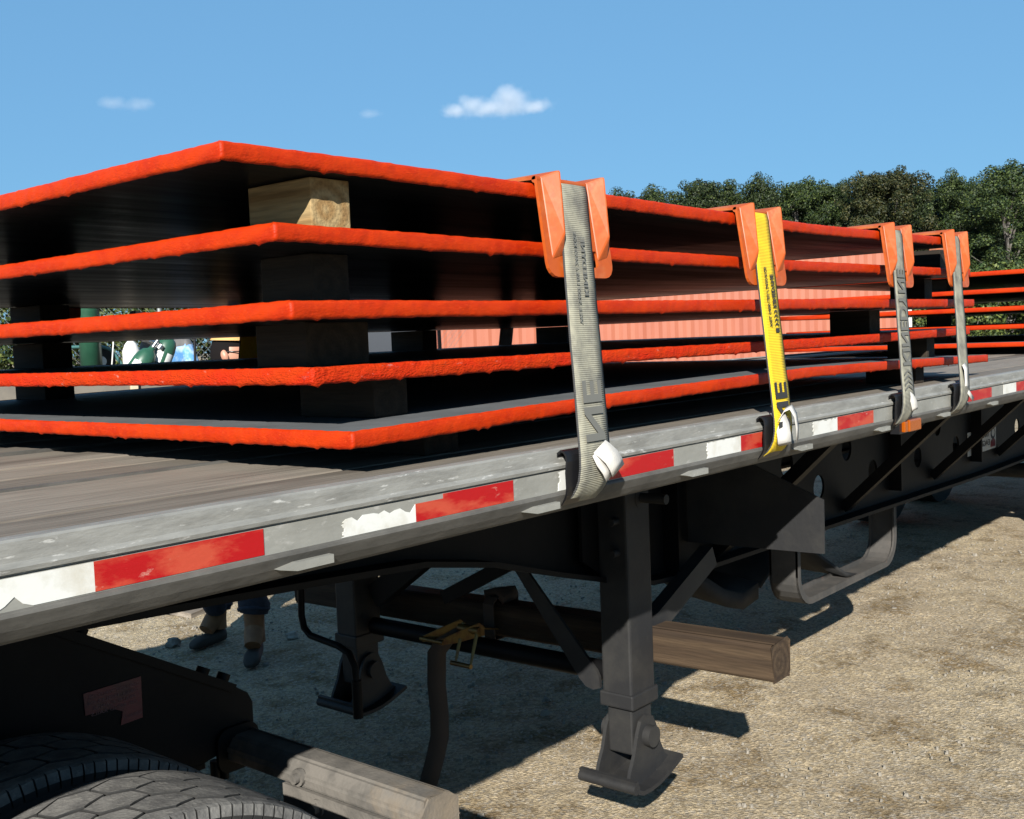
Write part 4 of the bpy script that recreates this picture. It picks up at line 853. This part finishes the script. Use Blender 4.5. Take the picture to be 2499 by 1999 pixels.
def boot(parent, heel, toe_dir, pitch, seed):
    d = Vector(toe_dir).normalized(); h = Vector(heel); sd = Vector((-d.y, d.x, 0)); up = Vector((0, 0, 1))
    dd = (d*math.cos(pitch)-up*math.sin(pitch)); uu = (up*math.cos(pitch)+d*math.sin(pitch))
    # lofted sections along the foot: (along, half width, height, z offset)
    secs = [(-.045, .030, .050, .01), (-.03, .042, .08, .0), (.02, .046, .085, 0), (.07, .046, .075, 0), (.12, .050, .070, 0), (.17, .054, .070, .0), (.22, .050, .060, .002), (.255, .036, .046, .006), (.27, .016, .03, .012)]
    b = MB(); n = 12; vs = []
    for a, wd, ht, z in secs:
        for i in range(n):
            t_ = 2*PI*i/n; cx = math.cos(t_); sz = math.sin(t_); x = math.copysign(abs(cx)**.6, cx)*wd; zz = z+(ht-z)*(.5+.5*math.copysign(abs(sz)**.6, sz)); vs.append(h+(dd*a+sd*x)*.84+uu*zz*.92)
    fs = [(i*n+j, i*n+(j+1) % n, (i+1)*n+(j+1) % n, (i+1)*n+j) for i in range(len(secs)-1) for j in range(n)]
    b.add(vs, fs, 0, True); b.add(vs[:n], [tuple(range(n))]); b.add(vs[-n:], [tuple(range(n))])
    o = b.build('boot', [boot_rub, boot_tan], parent)
    b = MB(); b.tube([h+uu*.08+dd*.015, h+uu*.14+dd*.012, h+uu*.21+dd*.004, h+uu*.27], [.056, .054, .056, .060], 14); b.build('boot_shaft', boot_tan, o)
    b = MB(); b.tube([h+uu*.088+dd*.105, h+uu*.125+dd*.06, h+uu*.15+dd*.03], [.044, .052, .054], 12); b.build('boot_tongue', boot_tan, o)
    return o
def head(parent, c, yaw, tilt, capm, glasses):
    """c = head centre; faces local +X turned by yaw"""
    Hd = Matrix.Translation(Vector(c)) @ Matrix.Rotation(yaw, 4, 'Z') @ Matrix.Rotation(tilt, 4, 'Y')
    bm = bmesh.new(); bmesh.ops.create_uvsphere(bm, u_segments=40, v_segments=28, radius=1)
    for v in bm.verts:
        x, y, z = v.co; X = x*.096; Y = y*.076; Z = z*.118
        if z < 0: Y *= 1-.26*z*z; X *= 1-.06*z*z; X += .012*(-z)*max(x, 0)
        if x > .3:
            g = lambda y0_, z0_, sy, sz: math.exp(-((y-y0_)/sy)**2-((z-z0_)/sz)**2)
            X += .026*g(0, -.20, .13, .17)+.012*g(0, .0, .10, .22)          # nose
            X -= .012*(g(.36, .06, .17, .12)+g(-.36, .06, .17, .12))        # eye sockets
            X += .006*g(0, .24, .6, .10)                                    # brow
            X += .007*g(0, -.47, .26, .045)+.008*g(0, -.56, .22, .05)-.005*g(0, -.515, .3, .025)      # lips
            X += .010*g(0, -.82, .3, .14)                                   # chin
        if x < 0: X *= 1.08
        v.co = (X, Y, Z)
    bm.transform(Hd); me = bpy.data.meshes.new('face'); bm.to_mesh(me); bm.free(); me.materials.append(skin)
    for p in me.polygons: p.use_smooth = True
    f = link('face', me, parent)
    def pt(x, y, z): return tuple(Hd @ Vector((x, y, z)))
    for s_ in (-1, 1):
        b = MB(); n = 16; vs = [pt(-.008+.020*math.cos(2*PI*i/n)-.006*(math.sin(2*PI*i/n)), s_*(.078+.012*(1-k_)), -.014+.034*math.sin(2*PI*i/n)*(1 if k_ else .9)) for k_ in (1, 0) for i in range(n)]
        b.add(vs, [(i, (i+1) % n, n+(i+1) % n, n+i) for i in range(n)]+[tuple(range(n, 2*n))], 0, True); b.build('ear', skin, f)
        b = MB(); b.tube([pt(.083, s_*.030, .007), pt(.085, s_*.030, .007)], .011, 12); b.build('eye', white_p, f)
    bm = bmesh.new(); bmesh.ops.create_uvsphere(bm, u_segments=32, v_segments=20, radius=1); dl = []
    for v in bm.verts:
        x, y, z = v.co
        if z < .18 and x > -.05 and not (abs(y) > .80 and z > -.10 and x < .35): dl.append(v)
        elif z < -.62: dl.append(v)
        v.co = (x*.101-.005, y*.080, z*.122)
    bmesh.ops.delete(bm, geom=dl, context='VERTS'); bm.transform(Hd); me = bpy.data.meshes.new('hair'); bm.to_mesh(me); bm.free(); me.materials.append(hair_m)
    for p in me.polygons: p.use_smooth = True
    link('hair', me, parent)
    if capm:
        bm = bmesh.new(); bmesh.ops.create_uvsphere(bm, u_segments=32, v_segments=20, radius=1); dl = [v for v in bm.verts if v.co.z < .36]
        for v in bm.verts: v.co = (v.co.x*.118, v.co.y*.098, v.co.z*.132+.012)
        bmesh.ops.delete(bm, geom=dl, context='VERTS')
        br = [(.095, -.078, .058), (.13, -.072, .050), (.172, -.045, .043), (.186, 0, .042), (.172, .045, .043), (.13, .072, .050), (.095, .078, .058), (.098, .03, .063), (.098, -.03, .063)]
        vv = [bm.verts.new(q) for q in br]+[]; vb = [bm.verts.new((q[0], q[1], q[2]+.006)) for q in br]; n = len(br)
        bm.faces.new(vv); bm.faces.new(vb[::-1]); [bm.faces.new((vv[i], vv[(i+1) % n], vb[(i+1) % n], vb[i])) for i in range(n)]
        bm.transform(Hd); me = bpy.data.meshes.new('cap'); bm.to_mesh(me); bm.free(); me.materials.append(capm); link('cap', me, parent)
    if glasses:
        b = MB()
        for s_ in (-1, 1):
            ring = [pt(.098, s_*.034+.025*math.cos(2*PI*i/14), .004+.019*math.sin(2*PI*i/14)) for i in range(15)]; b.tube(ring, .0034, 6)
            b.tube([pt(.098, s_*.060, .010), pt(.06, s_*.080, .012), (pt(-.01, s_*.084, .010)), pt(-.02, s_*.083, -.004)], .0034, 6)
        b.tube([pt(.099, -.01, .008), pt(.099, .01, .008)], .003, 6); g_ = b.build('glasses', frame_m, parent)
        b = MB()
        for s_ in (-1, 1): b.add([pt(.0985, s_*.034+.024*math.cos(2*PI*i/14), .004+.018*math.sin(2*PI*i/14)) for i in range(14)], [tuple(range(14))])
        b.build('lens', glass_m, g_)
def person1():
    px_, py_ = 3.60, 5.14
    e = empty('person', 'person in mustard cap, glasses, rolled dark jeans and tan boots walking behind the trailer', 'person', (px_, py_, 0))
    L = lambda x, y, z: (x, y, z)
    fw2 = Vector((-.77, -.64, 0)); rt = Vector((-.64, .77, 0))      # walking towards the camera
    def P(f, s_, z): v = fw2*f+rt*s_; return (v.x, v.y, z)
    j = {'pelvis': (P(0, 0, 1.0), (.17, .13)), 'belly': (P(.01, 0, 1.14), (.165, .125)), 'chest': (P(0, 0, 1.34), (.185, .125)), 'neckb': (P(-.01, 0, 1.52), (.075, .07)), 'neck': (P(.0, 0, 1.60), (.058, .058)),
         'hl': (P(0, .10, .92), (.105, .11)), 'kl': (P(.03, .13, .53), (.082, .085)), 'al': (P(-.19, .13, .17), (.078, .08)),
         'hr': (P(0, -.10, .92), (.105, .11)), 'kr': (P(.15, -.16, .54), (.082, .085)), 'ar': (P(.20, -.18, .24), (.080, .082)),
         'sl': (P(0, .19, 1.46), (.075, .075)), 'el': (P(-.08, .26, 1.18), .052), 'Lwr': (P(.05, .27, .96), (.034, .028)),
         'sr': (P(0, -.19, 1.46), (.075, .075)), 'er': (P(.02, -.27, 1.18), .052), 'Rwr': (P(.16, -.25, .98), (.034, .028))}
    bones = [('pelvis', 'belly'), ('belly', 'chest'), ('chest', 'neckb'), ('neckb', 'neck'), ('pelvis', 'hl'), ('hl', 'kl'), ('kl', 'al'), ('pelvis', 'hr'), ('hr', 'kr'), ('kr', 'ar'), ('chest', 'sl'), ('sl', 'el'), ('el', 'Lwr'), ('chest', 'sr'), ('sr', 'er'), ('er', 'Rwr')]
    hand(j, bones, 'L', j['Lwr'][0], fw2*.5-Vector((0, 0, 1)), rt); hand(j, bones, 'R', j['Rwr'][0], fw2*.6-Vector((0, 0, 1)), rt*-1)
    def pick(c):
        if c.z > 1.53: return 0
        if c.z > 1.0 and not (c.z < 1.03 and abs((c.x*rt.x+c.y*rt.y)) > .2): return 1 if abs(c.x*rt.x+c.y*rt.y) < .24 or c.z > 1.06 else 0
        return 2 if abs(c.x*rt.x+c.y*rt.y) < .22 else 0
    skin_body('body', j, bones, [skin, shirt_n, denim], pick, e)
    for (f, s_, z, pitch, td) in ((-.215, .135, .004, .0, (-.97, -.20)), (.19, -.18, .03, .08, (-.72, -.69))):
        h = P(f, s_, z); boot(e, h, td+(0,), pitch, 1)
    for (f, s_, z, tl) in ((-.20, .133, .235, 0), (.205, -.18, .30, .3)):      # rolled cuffs
        b = MB(); cx, cy, _ = P(f, s_, z); n = 16
        b.tube([(cx+.078*math.cos(2*PI*i/n), cy+.078*math.sin(2*PI*i/n), z+.012*math.sin(4*PI*i/n+tl)) for i in range(n+1)], .013, 8, cap=False); b.tube([(cx, cy, z-.035), (cx+.006, cy, z), (cx-.004, cy+.004, z+.05), (cx+.004, cy, z+.12), (cx, cy, z+.22)], [.076, .088, .080, .086, .078], 14, cap=False); b.build('jeans_cuff', denim, e)
    head(e, (.07, -.02, 1.685), math.atan2(-.77, .64)+.05, .05, cap_m, True)
person1()
def person2():
    c = U0+UD*1.18+UN*1.05
    e = empty('person', 'person in grey jacket over blue tie dye shirt bending down beside the green cylinders', 'person', (c.x, c.y, 0), rz)
    j = {'pelvis': ((.26, .12, 1.06), (.17, .15)), 'belly': ((.24, .04, 1.36), (.17, .15)), 'chest': ((.12, -.05, 1.70), (.20, .165)), 'neckb': ((-.06, -.10, 1.86), (.085, .085)), 'head': ((-.18, -.18, 1.90), (.105, .11)),
         'hl': ((.38, .10, .92), .11), 'kl': ((.42, .04, .52), .082), 'al': ((.40, .14, .08), .06), 'fl': ((.38, -.06, .04), .045),
         'hr': ((.16, .14, .92), .11), 'kr': ((.12, .04, .52), .082), 'ar': ((.12, .14, .08), .06), 'fr': ((.1, -.06, .04), .045),
         'sl': ((.24, -.16, 1.76), (.09, .09)), 'el': ((.28, -.30, 1.50), .06), 'Lwr': ((.10, -.44, 1.22), (.036, .03)), 'sr': ((-.06, .06, 1.74), (.09, .09)), 'er': ((-.18, -.14, 1.46), .06), 'Rwr': ((-.24, -.34, 1.24), (.036, .03))}
    bones = [('pelvis', 'belly'), ('belly', 'chest'), ('chest', 'neckb'), ('neckb', 'head'), ('pelvis', 'hl'), ('hl', 'kl'), ('kl', 'al'), ('al', 'fl'), ('pelvis', 'hr'), ('hr', 'kr'), ('kr', 'ar'), ('ar', 'fr'), ('chest', 'sl'), ('sl', 'el'), ('el', 'Lwr'), ('chest', 'sr'), ('sr', 'er'), ('er', 'Rwr')]
    hand(j, bones, 'L', j['Lwr'][0], (-.3, -.4, -.8), (1, 0, 0)); hand(j, bones, 'R', j['Rwr'][0], (.1, -.4, -.8), (1, 0, 0))
    def pick(p):
        if p.z > 1.86: return 0
        if p.y < -.36 and p.z < 1.30: return 0
        if p.z < 1.16: return 3
        return 1 if p.z > 1.74+.2*(p.x-.10) else 2
    skin_body('body', j, bones, [skin, grey_j, tiedye, denim], pick, e)
    b = MB(); b.tube([(-.08, -.10, 1.93), (-.13, -.14, 1.99), (-.20, -.18, 2.00), (-.27, -.2, 1.94)], [.05, .095, .10, .05], 14); b.build('hair', hair_m, e)
person2()
c = U0+UD*1.27+UN*.2
e = empty('stick', 'thin dark metal rod standing in front of the bending person', 'rod', (c.x, c.y, 1.53), rz); b = MB(); b.tube([(0, 0, 0), (.01, 0, .30), (-.005, 0, .62)], .012, 8); b.build('rod', dark_iron, e); b = MB(); b.tube([(0, 0, 0), (0, 0, .02)], .04, 10); b.build('foot', dark_iron, e)
# ------------------------------------------------------------------ chain link fence, hedge, trees
def fence(a, c, h, label):
    a = Vector(a); c = Vector(c); d = (c-a); L_ = d.length; d.normalize(); e = empty('chain_link_fence', label, 'fence', a, math.atan2(d.y, d.x))
    for i in range(int(L_/2.5)+1):
        b = MB(); b.tube([(i*2.5, 0, 0), (i*2.5, 0, h+.05)], .03, 8); b.build('post', fence_m, e)
    b = MB(); b.tube([(0, 0, h), (L_, 0, h)], .022, 8); b.build('top_rail', fence_m, e)
    b = MB(); s_ = .09
    x = -h
    while x < L_:
        for sg in (0, 1):
            xa, xb = (x, x+h) if not sg else (x+h, x); za, zb = 0., h
            if max(xa, xb) > 0 and min(xa, xb) < L_:
                b.add([(xa-.003, 0, za), (xa+.003, 0, za), (xb+.003, .004, zb), (xb-.003, .004, zb)], [(0, 1, 2, 3)])
        x += s_
    o = b.build('wire_mesh', fence_m, e, recalc=False); o['kind'] = 'stuff'
fence((7.35, 11.6, 0), (10.3, 11.2, 0), 2.3, 'galvanised chain link fence in front of the hedge beyond the cylinders')
def foliage(name, clumps, nleaf, size, m, seed, flat=.0):
    rl = np.random.default_rng(seed); C_ = np.array([q[:3] for q in clumps]); Rr = np.array([q[3] for q in clumps]); wgt = Rr**2; idx = rl.choice(len(clumps), nleaf, p=wgt/wgt.sum())
    d = rl.normal(size=(nleaf, 3)); d /= np.linalg.norm(d, axis=1)[:, None]; rad = Rr[idx]*(1-.55*rl.random(nleaf)**2.2); P = C_[idx]+d*rad[:, None]*np.array([1, 1, .8])
    n = d+rl.normal(size=(nleaf, 3))*.55+np.array([0, 0, .35]); n /= np.linalg.norm(n, axis=1)[:, None]
    t = np.cross(n, rl.normal(size=(nleaf, 3))); t /= np.linalg.norm(t, axis=1)[:, None]; bt = np.cross(n, t); s_ = size*(.6+.8*rl.random(nleaf))[:, None]
    V = np.stack([P-t*s_, P-bt*s_*.55+n*s_*.12, P+t*s_, P+bt*s_*.55+n*s_*.12], 1).reshape(-1, 3)
    me = bpy.data.meshes.new(name); me.vertices.add(len(V)); me.vertices.foreach_set('co', V.ravel()); me.loops.add(nleaf*4); me.loops.foreach_set('vertex_index', np.arange(nleaf*4)); me.polygons.add(nleaf); me.polygons.foreach_set('loop_start', np.arange(nleaf)*4); me.polygons.foreach_set('loop_total', np.full(nleaf, 4)); me.update(calc_edges=True); me.materials.append(m); return me
def tree_kind(seed, m, h=11., cw=3.6, cb=1.6, size=.066, nleaf=38000):
    rl = np.random.default_rng(seed); cl = []
    n = 120
    for i in range(n):
        f = rl.random()**.8; z = cb+(h-cb)*(.06+.88*f); a = rl.uniform(0, 2*PI); wr = cw*math.sin(PI*min(1, .22+.74*f))**.8*(.72+.30*math.sin(a*2+seed)+.22*math.sin(a*3+z*1.1)); q = wr*rl.random()**.42; cl.append((q*math.cos(a), q*math.sin(a), z, rl.uniform(.22, .80)))
    cl.append((rl.normal()*.4, rl.normal()*.4, h-.7, .8))
    for i in range(26):      # loose sprays breaking the outline
        a = rl.uniform(0, 2*PI); el = rl.uniform(-.2, 1.45); zc = cb+(h-cb)*.55; q = cw*math.cos(el)*rl.uniform(.70, .98); cl.append((q*math.cos(a), q*math.sin(a), zc+(h-cb)*.42*math.sin(el)*rl.uniform(.92, 1.08), rl.uniform(.28, .55)))
    crown = foliage('crown', cl, nleaf, size, m, seed)
    b = MB(); b.tube([(0, 0, -.1), (.05, .02, h*.25), (-.05, .05, h*.5), (.05, 0, h*.78)], [.24, .19, .13, .05], 9)
    for c in cl[:18]:
        z0_ = max(1.5, c[2]-1.8); b.tube([(0, 0, z0_*.9), (c[0]*.5, c[1]*.5, c[2]-.7), (c[0]*.9, c[1]*.9, c[2])], [.08, .05, .02], 6)
    tm = bpy.data.meshes.new('trunk'); tm.from_pydata(b.v, [], b.f); tm.materials.append(twig); return crown, tm
kinds = [tree_kind(101, leaf_dark), tree_kind(102, leaf_dark, cw=3.2), tree_kind(103, leaf_warm, cw=3.6), tree_kind(104, leaf_dark, cw=4.0, cb=1.2), tree_kind(105, leaf_dark, cw=2.7, nleaf=30000)]
def tree(x, y, h, kd, rz_, label, sx=1., group='trees along the edge of the wood'):
    e = empty('tree', label, 'tree', (x, y, 0), rz_, group); s_ = h/11.15; e.scale = (s_*sx, s_*sx, s_)
    link('crown', kinds[kd][0], e); link('trunk', kinds[kd][1], e)
def at(px_, d):      # a spot on the ground in the direction of a column of the photograph, d metres deep
    v = cf*d+cr*((px_-1249.5)/2648.64*d)+cu*0; return v.x, v.y
def hz(px_): return 785.6+(2353.5-px_)*.039
tl = [(1400, 443, 4, 72, .45, 'thin tree whose tip just shows above the plates left of the wood'), (1540, 468, 1, 70, 1., 'low rounded tree at the left end of the wood'), (1612, 452, 4, 71, .9, 'small tree, second from the left end of the wood'), (1735, 434, 0, 68, 1., 'broad dark tree above the yellow strap, left of its corner protector'), (1790, 446, 1, 70, .9, 'tree directly behind the yellow strap'),
      (1868, 422, 4, 66, .8, 'tall narrow tree standing clear just right of the yellow strap'), (1955, 436, 0, 69, 1., 'dark tree between the yellow strap and the third strap'), (2040, 444, 3, 70, 1., 'wide flat topped dark tree left of the third strap'), (2118, 424, 2, 67, .8, 'olive tinged tree above the third corner protector'), (2190, 414, 2, 66, 1.05, 'big olive brown tree, the warmest coloured of the wood'),
      (2262, 455, 4, 70, .8, 'small dark tree in the dip between the olive tree and its right neighbour'), (2336, 424, 1, 66, .8, 'dark pointed tree above the last corner protector'), (2395, 438, 3, 69, .8, 'dark tree second from the right border of the picture'), (2462, 400, 3, 62, 1.1, 'tallest tree, bushy and dark at the right border of the picture'), (2580, 396, 0, 63, 1.1, 'dark tree cut off by the right border of the picture')]
for i, (p_, yy, kd, d, sx, lab) in enumerate(tl):
    x, y = at(p_, d); tree(x, y, 1.7+(hz(p_)-yy)*d/2648.64, kd, i*1.3, lab, sx)
for i in range(13):      # second rank behind, closing the gaps
    p_ = 1500+i*90; d = 78+4*(i % 3); x, y = at(p_, d); tree(x, y, 1.7+(hz(p_)-(475-.035*(p_-1500)))*d/2648.64, (3, 0, 1)[i % 3], i*2.1, 'dark second rank tree behind %s' % (['the low rounded tree', 'the small second tree', 'the broad dark tree', 'the yellow strap', 'the tall narrow tree', 'the third strap', 'the flat topped tree', 'the olive tinged tree', 'the olive brown tree', 'the dip in the tree line', 'the pointed tree', 'the tallest tree', 'the right border tree'][i]), 1.15, 'second rank trees of the wood')
u_cl = []
for i in range(60):
    p_ = 1490+i*19; d = 64+5*random.random(); x, y = at(p_, d); u_cl.append((x, y, .8+1.6*random.random(), 1.3+.7*random.random()))
o = link('undergrowth', foliage('undergrowth', u_cl, 16000, .16, leaf_dark, 300)); o['kind'] = 'stuff'; o['label'] = 'dark undergrowth along the foot of the wood'
def bush(x, y, r_, h, seed, label, m=leaf_bush, n=13000, size=.030, group='bushes of the hedge'):
    e = empty('bush', label, 'bush', (x, y, 0), 0, group); rl = np.random.default_rng(seed); cl = []
    for i in range(26):
        a = rl.uniform(0, 6.3); q = r_*.8*math.sqrt(rl.random()); cl.append((q*math.cos(a), q*math.sin(a), .3+(h-.5)*rl.random(), rl.uniform(.28, .55)))
    link('foliage', foliage('foliage', cl, n, size, m, seed), e)
    b = MB()
    for c_ in cl[:9]: b.tube([(0, 0, 0), (c_[0]*.5, c_[1]*.5, c_[2]*.5), (c_[0], c_[1], c_[2])], [.03, .02, .008], 5)
    b.build('stems', twig, e)
for i, (x, y, lab) in enumerate(((3.9, 13.6, 'leafy bush at the left border behind the trailer, first of the hedge'), (5.6, 13.4, 'leafy yellow green bush behind the upright cylinder'), (7.2, 13.2, 'leafy bush behind the leaning cylinders'), (8.8, 12.9, 'leafy bush behind the bending person'), (10.4, 12.6, 'leafy bush nearest the left end of the container'))):
    bush(x, y, 1.25, 3.0, 400+i, lab)
for i, (p_, d, lab) in enumerate(((2330, 24, 'sunlit bush right of the rusty post, seen between the plates'), (2410, 25, 'sunlit bush second from the right border, between the plates'), (2500, 24, 'sunlit bush at the right border, between the plates'))):
    x, y = at(p_, d); bush(x, y, 1.5, 2.9, 420+i, lab, n=14000, size=.040, group='bushes beyond the far stack')
# distant round topped roof just showing over the plates
x, y = at(1478, 95)
e = empty('distant_building', 'far building with a rounded dark roof just peeping over the top plate', 'building', (x, y, 0), R(40))
b = MB(); b.prism([(-2.6, 0), (2.6, 0), (2.6, 11.6), (1.6, 12.6), (0, 13.0), (-1.6, 12.6), (-2.6, 11.6)], lambda u, v, w_: (w_, u, v), -3, 3); b.build('wall', tan_m, e)
b = MB(); b.prism([(-2.9, 11.6), (-1.7, 12.8), (0, 13.3), (1.7, 12.8), (2.9, 11.6), (2.9, 11.4), (1.6, 12.55), (0, 13.02), (-1.6, 12.55), (-2.9, 11.4)][::-1], lambda u, v, w_: (w_, u, v), -3.2, 3.2); b.build('roof', roof_m, e)
# ------------------------------------------------------------------ clouds
def cloud(px_, py_, d, wd, ht, dens, label, seed, lobes):
    v = cf*d+cr*((px_-1249.5)/2648.64*d)-cu*((py_-999.5)/2648.64*d); rot_ = math.atan2(cr.y, cr.x)
    m = bpy.data.materials.new('cloud_vapour'); m.use_nodes = True; t = m.node_tree; N = t.nodes; L = t.links
    N.remove(N['Principled BSDF']); vol = N.new('ShaderNodeVolumePrincipled'); vol.inputs['Color'].default_value = (.80, .81, .84, 1); vol.inputs['Anisotropy'].default_value = .0
    L.new(vol.outputs[0], N['Material Output'].inputs['Volume']); tc = N.new('ShaderNodeTexCoord')
    nz = N.new('ShaderNodeTexNoise'); nz.inputs['Scale'].default_value = .16; nz.inputs['Detail'].default_value = 6; nz.inputs['Roughness'].default_value = .6; nz.noise_dimensions = '4D'; nz.inputs['W'].default_value = seed; L.new(tc.outputs['Object'], nz.inputs[0])
    acc = None
    for (cx, cz, rx, rz2) in lobes:
        mp = N.new('ShaderNodeVectorMath'); mp.operation = 'SUBTRACT'; L.new(tc.outputs['Object'], mp.inputs[0]); mp.inputs[1].default_value = (cx, 0, cz)
        dv = N.new('ShaderNodeVectorMath'); dv.operation = 'DIVIDE'; L.new(mp.outputs[0], dv.inputs[0]); dv.inputs[1].default_value = (rx, ht*.6, rz2)
        ln = N.new('ShaderNodeVectorMath'); ln.operation = 'LENGTH'; L.new(dv.outputs[0], ln.inputs[0])
        sb = N.new('ShaderNodeMath'); sb.operation = 'SUBTRACT'; sb.inputs[0].default_value = 1; L.new(ln.outputs['Value'], sb.inputs[1])
        if acc is None: acc = sb.outputs[0]
        else:
            mxn = N.new('ShaderNodeMath'); mxn.operation = 'SMOOTH_MAX'; mxn.inputs[2].default_value = .15; L.new(acc, mxn.inputs[0]); L.new(sb.outputs[0], mxn.inputs[1]); acc = mxn.outputs[0]
    ad = N.new('ShaderNodeMath'); ad.operation = 'MULTIPLY_ADD'; L.new(nz.outputs[0], ad.inputs[0]); ad.inputs[1].default_value = 1.9; ad.inputs[2].default_value = -1.05
    s2 = N.new('ShaderNodeMath'); s2.operation = 'ADD'; L.new(acc, s2.inputs[0]); L.new(ad.outputs[0], s2.inputs[1])
    r = N.new('ShaderNodeMapRange'); r.inputs[1].default_value = .0; r.inputs[2].default_value = .75; r.inputs[3].default_value = 0; r.inputs[4].default_value = dens; L.new(s2.outputs[0], r.inputs[0]); L.new(r.outputs[0], vol.inputs['Density'])
    b = MB(); b.box((0, 0, 0), (wd, ht*1.5, ht)); o = b.build('cloud', m, None, v); o.rotation_euler = (0, R(-2.2), rot_); tag(o, label, 'cloud', 'small clouds in the blue sky'); o['kind'] = 'thing'
cloud(1200, 250, 420, 58, 17, .075, 'bright white cumulus cloud, the largest, above the first corner protector', 3, [(2, -.6, 22, 4.0), (7, 2.4, 9, 5.6), (-7, 1.4, 7, 4.4), (-14, -.4, 7, 2.6), (17, -1.2, 8, 2.8)])
cloud(300, 243, 420, 30, 10, .032, 'faint thin cloud at the upper left of the sky', 9, [(-3, .9, 9, 2.8), (4, -.5, 9, 3.0)])
cloud(905, 267, 420, 17, 8, .035, 'tiny faint cloud just left of the big white cloud', 5, [(0, 0, 5.2, 2.2)])
